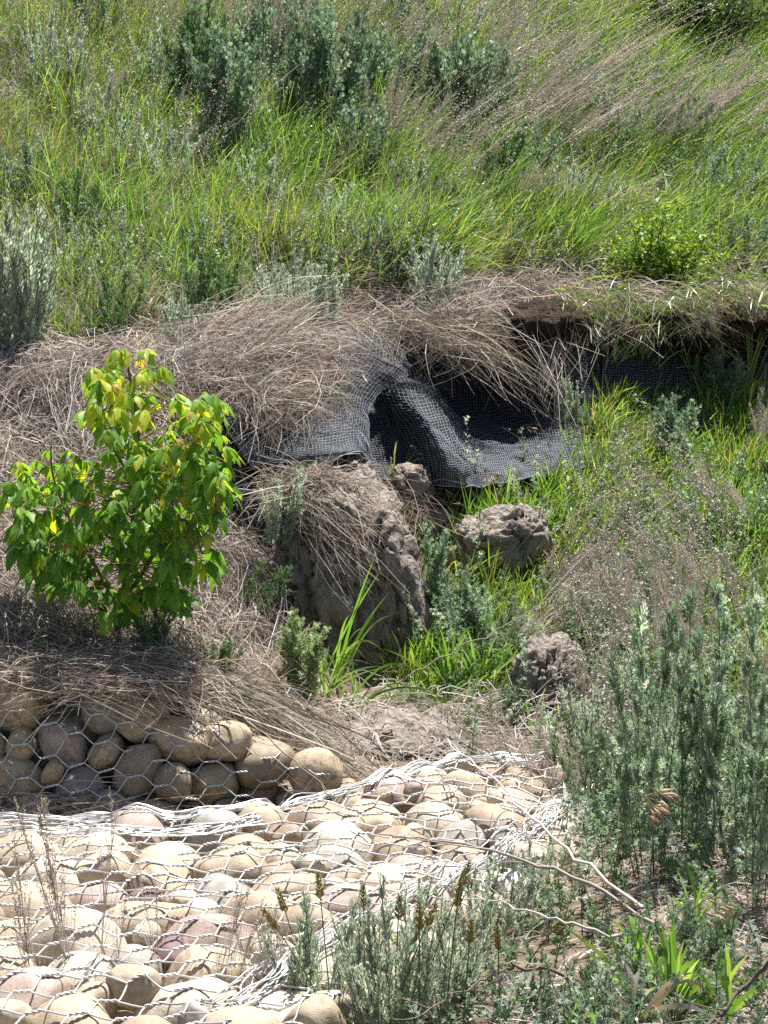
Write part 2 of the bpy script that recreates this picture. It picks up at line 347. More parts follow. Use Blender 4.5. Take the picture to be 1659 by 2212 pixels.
# ------------------------------------------------------------------ gabions: stones and wire
def ico(sub):
    import bmesh
    bm = bmesh.new(); bmesh.ops.create_icosphere(bm, subdivisions=sub, radius=1.0)
    V = np.array([v.co[:] for v in bm.verts]); T = np.array([[v.index for v in f.verts] for f in bm.faces]); bm.free(); return V, T
IV4, IT4 = ico(4)
def stone_mesh(k):
    V = nz(IV4)
    ex = 0.72 + 0.2 * rng.random()
    q = np.sign(V) * np.abs(V) ** ex; q = q / (np.abs(q).max() + 1e-9)
    q = 0.55 * q + 0.45 * V
    q = q * (1 + 0.10 * vnoise(V + 5 * k, 1.3, 40 + k) + 0.035 * vnoise(V, 3.1, 70 + k))[:, None]
    for _ in range(2):       # worn flat facets
        n = nz(rng.normal(size=3)); lim = 0.72 + 0.15 * rng.random(); d = q @ n
        q = q - np.clip(d - lim, 0, None)[:, None] * 0.75 * n
    return MB().add(q, None, IT4).mesh('cobble', M['stone'])
STONES = [stone_mesh(k) for k in range(10)]
STONES2 = [m_.copy() for m_ in STONES]
for m_ in STONES2: m_.materials[0] = M['stone2']

def inside(poly, x, y):
    c = np.zeros(np.shape(x), bool); n = len(poly)
    for a in range(n):
        x1, y1 = poly[a]; x2, y2 = poly[(a + 1) % n]
        cr = ((y1 > y) != (y2 > y)) & (x < (x2 - x1) * (y - y1) / (y2 - y1 + 1e-12) + x1); c ^= cr
    return c
def pack(poly, radii, tries, fac=0.84):
    P = np.array(poly); lo = P.min(0); hi = P.max(0); pts = np.zeros((0, 3))
    for r in radii:
        c = lo + rng.random((tries, 2)) * (hi - lo)
        ok = inside(poly, c[:, 0], c[:, 1])
        for q in c[ok]:
            if len(pts) == 0 or np.all(np.hypot(pts[:, 0] - q[0], pts[:, 1] - q[1]) > fac * (pts[:, 2] + r)):
                pts = np.vstack([pts, [q[0], q[1], r * (0.94 + 0.12 * rng.random())]])
    return pts
def env_grid(st, lo, hi, step, base):
    """upper envelope of ellipsoid stones (s,t,n,rx,ry,rn) over a grid, closed so that wire spans the gaps"""
    xs = np.arange(lo[0], hi[0], step); ys = np.arange(lo[1], hi[1], step)
    X, Y = np.meshgrid(xs, ys, indexing='ij'); H = base(X, Y) - 0.08
    for s, t, n, rx, ry, rn in st:
        R = max(rx, ry) * 1.05
        a = np.searchsorted(xs, s - R); b = np.searchsorted(xs, s + R); c = np.searchsorted(ys, t - R); d = np.searchsorted(ys, t + R)
        if b <= a or d <= c: continue
        q = 1 - ((X[a:b, c:d] - s) / rx) ** 2 - ((Y[a:b, c:d] - t) / ry) ** 2
        H[a:b, c:d] = np.maximum(H[a:b, c:d], np.where(q > 0, n + rn * np.sqrt(np.maximum(q, 0)), -9))
    k = int(0.06 / step)
    def filt(A, f):
        for ax in (0, 1):
            B = A.copy()
            for o in range(-k, k + 1): B = f(B, np.roll(A, o, ax))
            A = B
        return A
    E = filt(filt(H, np.maximum), np.minimum)
    for _ in range(4):
        E = (E + np.roll(E, 1, 0) + np.roll(E, -1, 0) + np.roll(E, 1, 1) + np.roll(E, -1, 1)) / 5
    E = np.maximum(E, H)
    for _ in range(2):
        E = np.maximum((E + np.roll(E, 1, 0) + np.roll(E, -1, 0) + np.roll(E, 1, 1) + np.roll(E, -1, 1)) / 5, E * 0 + H)
    def samp(x, y):
        fx = np.clip((x - xs[0]) / step, 0, len(xs) - 1.001); fy = np.clip((y - ys[0]) / step, 0, len(ys) - 1.001)
        a = fx.astype(int); b = fy.astype(int); p = fx - a; q = fy - b
        return E[a, b] * (1 - p) * (1 - q) + E[a + 1, b] * p * (1 - q) + E[a, b + 1] * (1 - p) * q + E[a + 1, b + 1] * p * q
    return samp
def hexwire(mb, poly, d, org, E, to_world, L=0.036, h=0.036, k=0.040, r=0.0020, warp=0.013):
    d = np.array(d) / np.hypot(*d); e = np.array([-d[1], d[0]])
    P = np.array(poly) - org; ext = np.abs(P).max() * 1.5
    ni = int(ext / (L + h)) + 2; nj = int(ext / k) + 2
    J, I = np.meshgrid(np.arange(-nj, nj + 1), np.arange(-ni // 2, ni // 2 + 1))
    cx = I * 2 * (L + h) + (J % 2) * (L + h); cy = J * k
    cx = cx.ravel().astype(float); cy = cy.ravel().astype(float)
    def wp(x, y):
        q = np.stack([x, y, x * 0], -1)
        return x + warp * vnoise(q, 5, 5) + 0.03 * vnoise(q, 1.2, 6), y + warp * vnoise(q, 5, 15) + 0.03 * vnoise(q, 1.2, 16)
    def ab(x, y):
        x, y = wp(x, y); return org + x[..., None] * d + y[..., None] * e
    c = ab(cx, cy); ok = inside(poly, c[:, 0], c[:, 1]); cx = cx[ok]; cy = cy[ok]
    K = 5; t = np.linspace(0, 1, K)
    # single wires
    for sg in (-1, 1):
        x = cx[:, None] + L / 2 + h * t[None]; y = cy[:, None] + sg * k * t[None] * 1.0
        s = np.clip(t, 0, 1) ; y = cy[:, None] + sg * k * (s * s * (3 - 2 * s) * 0.45 + s * 0.55)[None]
        q = ab(x, y); n = E(q[..., 0], q[..., 1]) + r * 1.2 + 0.003
        tubes(mb, to_world(q[..., 0], q[..., 1], n), r, 5)
    # twists: two strands round each other
    K = 9; t = np.linspace(0, 1, K); x = cx[:, None] - L / 2 + L * t[None]; y = cy[:, None] + 0 * t[None]
    q = ab(x, y); n = E(q[..., 0], q[..., 1]) + r * 2.2 + 0.003
    Pc = to_world(q[..., 0], q[..., 1], n)
    T = nz(Pc[:, -1] - Pc[:, 0]); ref = np.array([[0.02, -0.3, 0.95]]); A = nz(np.cross(T, ref)); B = np.cross(T, A)
    ph = rng.random(len(Pc)) * 6.28
    for s in (0, math.pi):
        a = ph[:, None] + s + t[None] * 3 * math.pi
        Ph = Pc + 1.05 * r * (np.cos(a)[..., None] * A[:, None] + np.sin(a)[..., None] * B[:, None])
        tubes(mb, Ph, r, 5)
def place_stones(root, pts, to_world, basis, name='stone', lib=None):
    lib = lib or STONES
    """pts rows (s,t,n,rx,ry,rn,ang)"""
    for k, (s, t, n, rx, ry, rn, an) in enumerate(pts):
        p = to_world(np.array(s), np.array(t), np.array(n))
        R = basis @ Matrix.Rotation(an, 3, 'Z') @ Matrix.Rotation(rng.normal() * 0.22, 3, 'X') @ Matrix.Rotation(rng.normal() * 0.22, 3, 'Y')
        mw = Matrix.Translation(Vector(p) - root.location) @ R.to_4x4() @ Matrix.Diagonal((rx * 1.08, ry * 1.08, rn * 1.05, 1))
        link(name, lib[int(rng.integers(len(lib)))], root, mw)

# --- flat mattress in front
mpoly_px = [(-420, 1786), (0, 1780), (400, 1776), (600, 1742), (750, 1702), (900, 1655), (1080, 1628), (1240, 1648), (1310, 1705), (1250, 1835), (1085, 1945), (880, 2060), (680, 2212), (560, 2420), (-420, 2420)]
mpoly = []
for u, v in mpoly_px:
    lo, hi_ = 3.9, 9.5
    ds = np.linspace(lo, hi_, 600); p = W(u, v, ds); e = p[:, 2] - zm(p[:, :2]); j = int(np.argmin(np.abs(e))); mpoly.append((float(p[j, 0]), float(p[j, 1])))
ctr = np.mean(mpoly, 0)
mroot = empty('gabion_mattress', (ctr[0], ctr[1], float(zm(ctr[None])[0]) - 0.16))
tag(mroot, 'flat wire-mesh mattress of sunlit cream cobbles in the foreground', 'gabion')
top = pack(mpoly, [0.084, 0.073, 0.063, 0.055, 0.047, 0.040, 0.032, 0.026], 460, 0.85)
def stone_rows(pts, base, sink, jit):
    out = []
    for x, y, r in pts:
        el = 1.0 + 0.55 * rng.random(); rx = r * el ** 0.5; ry = r / el ** 0.5; rn = r * (0.74 + 0.30 * rng.random())
        n = float(base(np.array([[x, y]]))[0]) - rn * sink + jit * rng.normal()
        out.append((x, y, n, rx, ry, rn, rng.random() * 6.28))
    return np.array(out)
tw_m = lambda s, t, n: np.stack([s, t, n], -1)
rows = stone_rows(top, zm, 0.95, 0.013)
# largest first are the ones built singly; lower filler stones are one mass
uu_, vv_, _ = proj(np.c_[rows[:, 0], rows[:, 1], rows[:, 2]])
vis = (uu_ > -90) & (uu_ < 1750) & (vv_ < 2300)
single = np.where(vis)[0]; single = single[np.argsort(-rows[single, 3])][:300]
rest = np.setdiff1d(np.arange(len(rows)), single)
place_stones(mroot, rows[single], tw_m, Matrix.Identity(3))
IV2, IT2 = ico(2); IV3, IT3 = ico(3)
def filler(root, rws, to_world, name, mat='stone'):
    mb = MB()
    for s, t, n, rx, ry, rn, an in rws:
        p = to_world(np.array(s), np.array(t), np.array(n)) - np.array(root.location)
        c, s_ = math.cos(an), math.sin(an); q = IV3 * [rx * 1.05, ry * 1.05, rn * 1.03]
        q = np.c_[q[:, 0] * c - q[:, 1] * s_, q[:, 0] * s_ + q[:, 1] * c, q[:, 2]]
        mb.add(q + p, None, IT3)
    return tag(mb.obj(name, M[mat], root), kind='stuff')
low = pack(mpoly, [0.06, 0.05, 0.04], 500, 0.80)
filler(mroot, np.vstack([rows[rest], stone_rows(low, lambda q: zm(q) - 0.085, 0.9, 0.01)]) if len(rest) else stone_rows(low, lambda q: zm(q) - 0.085, 0.9, 0.01), tw_m, 'stone_filling')
lo = np.min(mpoly, 0) - 0.2; hi_ = np.max(mpoly, 0) + 0.2
def base_m(X, Y): return zm(np.stack([X, Y], -1)) - 0.03
E_m = env_grid(rows[:, :6], lo, hi_, 0.012, base_m)
cm = np.array(mpoly).mean(0)
wpoly = [tuple(cm + (np.array(q) - cm) * 1.02) for q in mpoly]
mb = MB(); hexwire(mb, wpoly, (0.86, 0.50), cm, E_m, tw_m)
o = mb.obj('wire_netting', M['wire'], mroot); o.matrix_basis = Matrix.Translation(-mroot.location)
def bundle(root, path_px, E, n, spread, r=0.0018, surf=zm, lift=0.006, vert=0.02, dd=None):
    """a selvedge of loose wires lying along a path on the mattress"""
    pts = []
    for u, v in path_px:
        ds = np.linspace(3.9, 9.5, 700); p = W(u, v, ds); e = p[:, 2] - surf(p[:, :2]); j = int(np.argmin(np.abs(e))); pts.append(p[j])
    pts = np.array(pts); seg = np.r_[0, np.cumsum(np.linalg.norm(np.diff(pts, axis=0), axis=1))]
    K = int(seg[-1] / 0.03) + 2; tt = np.linspace(0, seg[-1], K)
    C = np.stack([np.interp(tt, seg, pts[:, a]) for a in range(3)], -1)
    T = np.gradient(C, axis=0); side = nz(np.cross(T, [0, 0, 1.0]))
    mb = MB(); Ps = []
    for i in range(n):
        ph = rng.random() * 20
        q = np.c_[tt, np.full(K, i * 3.7 + ph), np.zeros(K)]
        o1 = spread * (rng.normal() * 0.6 + 0.9 * vnoise(q, 4, i) + 0.35 * vnoise(q, 16, i + 3))
        P = C + side * np.asarray(o1)[:, None]
        P[:, 2] = np.maximum(E(P[:, 0], P[:, 1]), surf(P[:, :2]) - 0.012) + lift + vert * np.abs(vnoise(q, 9, 50 + i)) * rng.random()
        a = int(rng.integers(0, max(1, K // 4))); b = int(rng.integers(3 * K // 4, K))
        P = np.concatenate([np.repeat(P[a:a + 1], a, 0), P[a:b], np.repeat(P[b - 1:b], K - b, 0)]) if False else P
        Ps.append(P)
    tubes(mb, np.array(Ps), r, 5)
    o = mb.obj('selvedge_wire', M['wire'], root); o.matrix_basis = Matrix.Translation(-root.location); return o
bundle(mroot, [(-300, 1786), (0, 1781), (400, 1777), (600, 1745), (750, 1705), (900, 1662), (1080, 1632), (1220, 1648)], E_m, 15, 0.022, vert=0.03)
bundle(mroot, [(-300, 1800), (200, 1800), (420, 1795), (560, 1775)], E_m, 9, 0.03, vert=0.03)
bundle(mroot, [(480, 2180), (620, 2085), (800, 1985), (1000, 1885), (1150, 1800), (1260, 1710)], E_m, 14, 0.035, vert=0.03)

# --- gabion face at the left, across the scour hole
A0 = W(0, 1772, 7.3); A1 = W(0, 1455, 7.50)
ft = nz(A1 - A0); fs = np.array([1.0, 0.10, 0]); fs = nz(fs - ft * (fs @ ft)); fn = np.cross(fs, ft)
def face_st(u, v):
    """ray / face plane -> (s,t)"""
    dr = W(u, v, 1.0) - np.array([0, 0, CH]); o_ = np.array([0, 0, CH])
    k = ((A0 - o_) @ fn) / (dr @ fn); p = o_ + k * dr - A0; return float(p @ fs), float(p @ ft)
def tw_f(s, t, n):
    s = np.asarray(s)[..., None]; t = np.asarray(t)[..., None]; n = np.asarray(n)[..., None]
    return A0 + s * fs + t * ft + n * fn
fpoly = [face_st(u, v) for u, v in [(-420, 1488), (0, 1490), (200, 1512), (430, 1542), (570, 1588), (670, 1642), (765, 1705), (730, 1760), (420, 1790), (0, 1800), (-420, 1800)]]
g0 = tw_f(np.array(0.1), np.array(0.0), np.array(-0.12))
groot = empty('gabion_basket', g0)
tag(groot, 'shaded upright gabion of grey-brown cobbles behind the scour hole at left', 'gabion')
ftop = pack(fpoly, [0.064, 0.056, 0.049, 0.042, 0.034, 0.028], 420, 0.85)
bow = lambda q: -0.25 * np.clip(q[:, 1] - 0.22, 0, None) + 0.02 * np.sin(q[:, 0] * 5)
frows = stone_rows(ftop, bow, 0.9, 0.014)
fbas = Matrix((fs, ft, fn)).transposed()
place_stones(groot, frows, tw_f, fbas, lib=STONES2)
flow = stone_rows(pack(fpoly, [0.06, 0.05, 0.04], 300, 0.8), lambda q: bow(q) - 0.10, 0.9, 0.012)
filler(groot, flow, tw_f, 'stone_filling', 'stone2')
flo = np.min(fpoly, 0) - 0.2; fhi = np.max(fpoly, 0) + 0.2
E_f = env_grid(frows[:, :6], flo, fhi, 0.012, lambda X, Y: bow(np.stack([X.ravel(), Y.ravel()], -1)).reshape(X.shape) - 0.03)
cf = np.array(fpoly).mean(0)
mb = MB(); hexwire(mb, [tuple(cf + (np.array(q) - cf) * np.array([1.03, 1.16])) for q in fpoly], (1.0, 0.12), cf, E_f, tw_f, 0.036, 0.034, 0.041, 0.0018, 0.022)
o = mb.obj('wire_netting', M['wire'], groot); o.matrix_basis = Matrix.Translation(-groot.location)

# ------------------------------------------------------------------ clay banks and lumps
IV6, IT6 = ico(6); IV5, IT5 = ico(5)
def clay(name, u, v, d, ru, rv, dep, label, sub=5, box=0.6, lean=(0, 0), rough=1.0, seed=0, tiltx=0.0, taper=0.0, mat='clay', cat='earth'):
    c = W(u, v, d); m = d * S / F
    V, T = (IV6, IT6) if sub == 6 else (IV5, IT5) if sub == 5 else (IV4, IT4)
    q = np.sign(V) * np.abs(V) ** box
    q = q / np.linalg.norm(q, axis=1, keepdims=True) ** 0.35
    q = q * (1 + 0.16 * fbm(V + seed, 1.4, seed, 3))[:, None]
    sz = np.array([ru * m, dep, rv * m])
    q[:, 0] *= 1 - taper * q[:, 2]
    p = q * sz
    pw = p + 0.02 * np.stack([vnoise(p, 9, seed + 1), vnoise(p, 9, seed + 2), vnoise(p, 9, seed + 3)], -1)
    f1, f2, fi = worley(pw * [1, 1, 0.6], 20, seed, True); g1, g2, gi = worley(pw + 3.1, 60, seed + 5, True)
    nrm = nz(V / sz)
    crack = -0.042 * np.exp(-((f2 - f1) / 0.06) ** 2) - 0.010 * np.exp(-((g2 - g1) / 0.10) ** 2)
    disp = rough * (crack + 0.036 * (fi - 0.5) + 0.032 * fbm(p, 3.5, seed + 2, 2) + 0.012 * (gi - 0.5))
    p = p + nrm * disp[:, None]
    p[:, 0] += lean[0] * p[:, 2]; p[:, 1] += lean[1] * p[:, 2]
    ca, sa = math.cos(tiltx), math.sin(tiltx)
    p = np.c_[p[:, 0] * ca - p[:, 2] * sa, p[:, 1], p[:, 0] * sa + p[:, 2] * ca]
    o = MB().add(p, None, T).obj(name, M[mat]); o.location = Vector(c)
    return tag(o, label, cat)
clay('clay_bank', 740, 1275, 9.8, 165, 235, 0.40, 'cracked grey clay bank hung with dry grass below the black netting', 6, 0.62, (-0.10, 0.22), 1.0, 1, taper=0.12)
clay('clay_bank', 690, 1075, 10.15, 120, 110, 0.30, 'dark clay step directly under the hem of the black netting', 6, 0.6, (0, 0.05), 1.0, 2)
clay('clay_bank', 848, 1280, 9.6, 66, 205, 0.24, 'upright clay prow at the right end of the cracked bank', 5, 0.7, (-0.25, 0.15), 1.1, 3)
clay('clay_pillar', 888, 1090, 10.55, 38, 75, 0.13, 'narrow clay pillar standing under the edge of the netting', 5, 0.55, (0, 0), 0.7, 4)
clay('clay_lump', 948, 1135, 10.45, 48, 42, 0.10, 'small pale clay lump between the pillar and the big clod', 5, 0.75, (0, 0), 0.7, 5)
clay('clay_clod', 1088, 1172, 10.3, 118, 68, 0.17, 'large crumbly clay clod lying among the gully grass', 5, 0.65, (0, 0), 1.0, 6, 0.22)
clay('clay_boulder', 1185, 1478, 8.95, 74, 90, 0.15, 'rounded clay boulder topped by crumbs beside the dead stalks', 5, 0.75, (0, 0), 0.8, 7)
clay('clay_block', 1262, 1555, 8.8, 60, 80, 0.12, 'reddish shaded clay block leaning right of the rounded boulder', 5, 0.6, (0, 0), 0.8, 8)
clay('clay_ledge', 850, 1612, 8.45, 135, 50, 0.20, 'low crumbly clay ledge behind the back edge of the mattress', 5, 0.65, (0, 0), 0.9, 9)
clay('clay_ledge', 700, 1668, 8.05, 70, 60, 0.14, 'dark clay toe beside the right end of the upright gabion', 5, 0.65, (0, 0), 0.9, 10)

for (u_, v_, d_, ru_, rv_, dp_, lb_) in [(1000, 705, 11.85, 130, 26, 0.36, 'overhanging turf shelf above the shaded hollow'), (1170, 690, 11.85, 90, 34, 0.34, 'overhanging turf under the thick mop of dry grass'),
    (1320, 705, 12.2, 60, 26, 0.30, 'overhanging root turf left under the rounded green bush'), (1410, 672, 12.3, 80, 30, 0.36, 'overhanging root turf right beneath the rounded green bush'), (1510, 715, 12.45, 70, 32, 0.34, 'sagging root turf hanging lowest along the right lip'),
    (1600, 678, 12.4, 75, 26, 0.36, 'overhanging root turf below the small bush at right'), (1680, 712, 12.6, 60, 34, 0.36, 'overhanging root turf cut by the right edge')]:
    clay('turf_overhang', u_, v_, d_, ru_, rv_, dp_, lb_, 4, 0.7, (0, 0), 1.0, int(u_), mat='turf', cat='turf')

# ------------------------------------------------------------------ erosion blanket (black mat and grey net)
def catmull(P, n):
    """P (R,...) -> n samples along axis 0"""
    R = len(P); t = np.linspace(0, R - 1.0001, n); i = t.astype(int); f = (t - i).reshape((-1,) + (1,) * (P.ndim - 1))
    g = lambda k: P[np.clip(k, 0, R - 1)]
    p0, p1, p2, p3 = g(i - 1), g(i), g(i + 1), g(i + 2)
    return 0.5 * (2 * p1 + (p2 - p0) * f + (2 * p0 - 5 * p1 + 4 * p2 - p3) * f ** 2 + (3 * p1 - p0 - 3 * p2 + p3) * f ** 3)
def blanket(grid, label, seed, ru=0.018, rv=0.018, w=0.0009):
    G = np.array([[W(*q) for q in r] for r in grid])
    du = np.linalg.norm(np.diff(G, axis=1), axis=2).mean(0).sum(); dv = np.linalg.norm(np.diff(G, axis=0), axis=2).mean(1).sum()
    nu = int(du / ru); nv = int(dv / rv)
    fine = 3
    Pm = catmull(G, nv * fine + 1); Pm = np.swapaxes(catmull(np.swapaxes(Pm, 0, 1), nu * fine + 1), 0, 1)
    Tu = np.gradient(Pm, axis=1); Tv = np.gradient(Pm, axis=0); nr = nz(np.cross(Tv, Tu))
    flip = np.sign((nr * (np.array([0, 0, CH]) - Pm)).sum(-1, keepdims=True)); nr = nr * flip
    Pm = Pm + nr * (0.012 * fbm(Pm, 4.0, seed, 3) + 0.004 * vnoise(Pm, 30, seed))[..., None]
    a, b, _ = Pm.shape; i = np.arange(a - 1)[:, None] * b + np.arange(b - 1)[None]
    root = empty('erosion_blanket', Pm[a // 2, b // 2]); loc = np.array(root.location)
    MB().add(Pm - loc, np.stack([i, i + 1, i + b + 1, i + b], -1).reshape(-1, 4)).obj('geotextile_mat', M['mat'], root)
    U = Pm + nr * 0.004
    U = U + 0.005 * np.stack([vnoise(Pm, 25, 31), vnoise(Pm, 25, 32), vnoise(Pm, 25, 33)], -1)
    mb = MB()
    rows_ = U[::fine, :, :]; cols_ = np.swapaxes(U[:, ::fine, :], 0, 1)
    tubes(mb, rows_ - loc, w, 3); tubes(mb, cols_ - loc, w, 3)
    mb.obj('net', M['net'], root)
    tubes(e := MB(), (U[-1:, :, :] - loc), 0.0018, 4); e.obj('hem_cord', M['net'], root)
    return tag(root, label, 'netting')
blanket([[(470, 800, 10.3), (590, 740, 10.75), (700, 720, 11.0), (790, 760, 11.0), (880, 800, 11.1)],
         [(470, 870, 10.0), (590, 830, 10.3), (690, 820, 10.5), (745, 840, 10.6), (800, 870, 10.75)],
         [(490, 930, 9.8), (590, 910, 10.0), (690, 900, 10.1), (755, 900, 10.25), (800, 920, 10.5)],
         [(520, 975, 9.7), (600, 975, 9.78), (690, 965, 9.8), (765, 955, 9.95), (800, 960, 10.35)],
         [(540, 1000, 9.72), (610, 1002, 9.75), (690, 996, 9.77), (770, 975, 9.9), (797, 985, 10.3)]],
        'black netted erosion mat tongue hemmed above the clay bank, dry grass on top', 3)
blanket([[(690, 720, 11.25), (760, 715, 11.5), (860, 705, 11.85), (960, 690, 12.2), (1060, 680, 12.25), (1150, 680, 12.2), (1230, 690, 12.1), (1330, 690, 12.3)],
         [(705, 770, 10.95), (790, 770, 11.15), (870, 780, 11.5), (960, 770, 11.9), (1060, 770, 12.0), (1150, 760, 11.95), (1225, 760, 11.8), (1320, 760, 12.1)],
         [(730, 850, 10.8), (800, 848, 11.05), (905, 855, 10.8), (975, 850, 11.7), (1060, 850, 11.9), (1140, 840, 11.8), (1215, 840, 11.55), (1320, 840, 11.9)],
         [(760, 920, 10.72), (845, 920, 10.95), (945, 930, 10.5), (1000, 930, 11.25), (1070, 930, 11.5), (1140, 920, 11.5), (1215, 910, 11.3), (1320, 900, 11.6)],
         [(785, 980, 10.6), (865, 985, 10.8), (970, 1000, 10.35), (1030, 1000, 10.7), (1090, 1000, 10.8), (1150, 985, 10.9), (1220, 970, 11.0), (1320, 950, 11.35)],
         [(800, 1035, 10.55), (880, 1045, 10.6), (970, 1052, 10.4), (1040, 1048, 10.55), (1100, 1042, 10.62), (1180, 1032, 10.72), (1240, 1015, 10.85), (1330, 990, 11.2)]],
        'black netted erosion mat sagging into the hollow of the bank', 5)
blanket([[(1290, 700, 12.2), (1400, 690, 12.5), (1520, 690, 12.75), (1660, 690, 12.85), (1850, 700, 13.0)],
         [(1300, 770, 12.0), (1400, 770, 12.2), (1520, 770, 12.45), (1660, 770, 12.6), (1850, 770, 12.8)],
         [(1300, 850, 11.8), (1400, 850, 12.0), (1520, 850, 12.2), (1660, 850, 12.35), (1850, 850, 12.5)],
         [(1310, 930, 11.45), (1410, 925, 11.7), (1520, 920, 11.85), (1660, 910, 12.0), (1850, 910, 12.2)]],
        'black netted erosion mat in deep shade behind the tall grass at right', 8)

# ------------------------------------------------------------------ plant stem kinds
LOBED = []  # leaf of five pointed lobes
def lobes(spec):
    V = []; Qd = []
    for (x0, y0, ang, ln, wd) in spec:
        c, s = math.cos(ang), math.sin(ang); b = len(V)
        for (a, l, z) in ((0, 0, 0), (-wd, ln * 0.55, 0.02), (0, ln, -0.06 * ln), (wd, ln * 0.55, 0.02)):
            V.append((x0 + a * c + l * s, y0 - a * s + l * c, z))
        Qd.append((b, b + 1, b + 2, b + 3))
    return np.array(V), np.array(Qd)
T_LOBE = lobes([(0, 0.0, 0.0, 1.0, 0.10), (0, 0.35, 0.75, 0.5, 0.08), (0, 0.35, -0.75, 0.5, 0.08), (0, 0.6, 0.6, 0.36, 0.07), (0, 0.6, -0.6, 0.36, 0.07)])
T_FEATH = lobes([(0, 0, 0, 1.0, 0.05)] + [(0, y, s * a, l, 0.045) for y, a, l in ((0.22, 1.0, 0.42), (0.4, 0.85, 0.42), (0.58, 0.7, 0.34), (0.74, 0.55, 0.24)) for s in (-1, 1)])
T_FEATH2 = lobes([(0, 0, 0, 1.0, 0.085)] + [(0, y, s_ * a, l, 0.075) for y, a, l in ((0.25, 0.9, 0.45), (0.48, 0.75, 0.42), (0.68, 0.6, 0.3)) for s_ in (-1, 1)])
T_LEAF = lobes([(0, 0, 0, 1.0, 0.16)])
T_THIN = lobes([(0, 0, 0, 1.0, 0.075)])
T_OVAL = (np.array([(0, 0, 0), (-0.3, 0.45, 0.06), (0, 1, -0.08), (0.3, 0.45, 0.06), (0, 0.5, -0.03)]), np.array([(0, 1, 4), (1, 2, 4), (2, 3, 4), (3, 0, 4)]))
OCT = (np.array([(0.5, 0.5, 0), (-0.5, 0.5, 0), (0, 0.5, 0.5), (0, 0.5, -0.5), (0, 0, 0), (0, 1.1, 0)], float), np.array([(4, 0, 2), (4, 2, 1), (4, 1, 3), (4, 3, 0), (5, 2, 0), (5, 1, 2), (5, 3, 1), (5, 0, 3)]))
def spine(k=9, bend=0.1):
    t = np.linspace(0, 1, k); a = rng.normal(size=2) * bend; b = rng.normal(size=2) * bend * 0.4
    return np.c_[a[0] * t * t + b[0] * np.sin(t * 5), a[1] * t * t + b[1] * np.sin(t * 4), t]
def on(sp, t):
    k = len(sp); return np.stack([np.interp(t, np.linspace(0, 1, k), sp[:, a]) for a in range(3)], -1)
def outdir(n, up):
    a = rng.random(n) * 6.2832; return nz(np.c_[np.cos(a), np.sin(a), np.broadcast_to(up, (n,))])
GREY = [(0.20, 0.25, 0.19), (0.25, 0.30, 0.24), (0.16, 0.21, 0.15), (0.30, 0.34, 0.28)]
SILV = [(0.44, 0.51, 0.42), (0.52, 0.58, 0.50), (0.37, 0.44, 0.35), (0.60, 0.64, 0.57)]
GRN = [(0.12, 0.21, 0.08), (0.16, 0.26, 0.11), (0.10, 0.18, 0.07), (0.22, 0.31, 0.17)]
BLU = [(0.22, 0.32, 0.22), (0.29, 0.39, 0.28), (0.16, 0.25, 0.15), (0.42, 0.49, 0.41)]
LGT = [(0.34, 0.44, 0.20), (0.42, 0.50, 0.28), (0.27, 0.38, 0.15), (0.48, 0.53, 0.40)]
DEAD = [(0.60, 0.53, 0.46), (0.68, 0.61, 0.54), (0.50, 0.43, 0.37), (0.74, 0.68, 0.61)]
DEADW = [(0.48, 0.43, 0.38), (0.40, 0.35, 0.30), (0.54, 0.50, 0.45)]
STEMG = (0.14, 0.17, 0.08)
STEMB = (0.17, 0.13, 0.10)
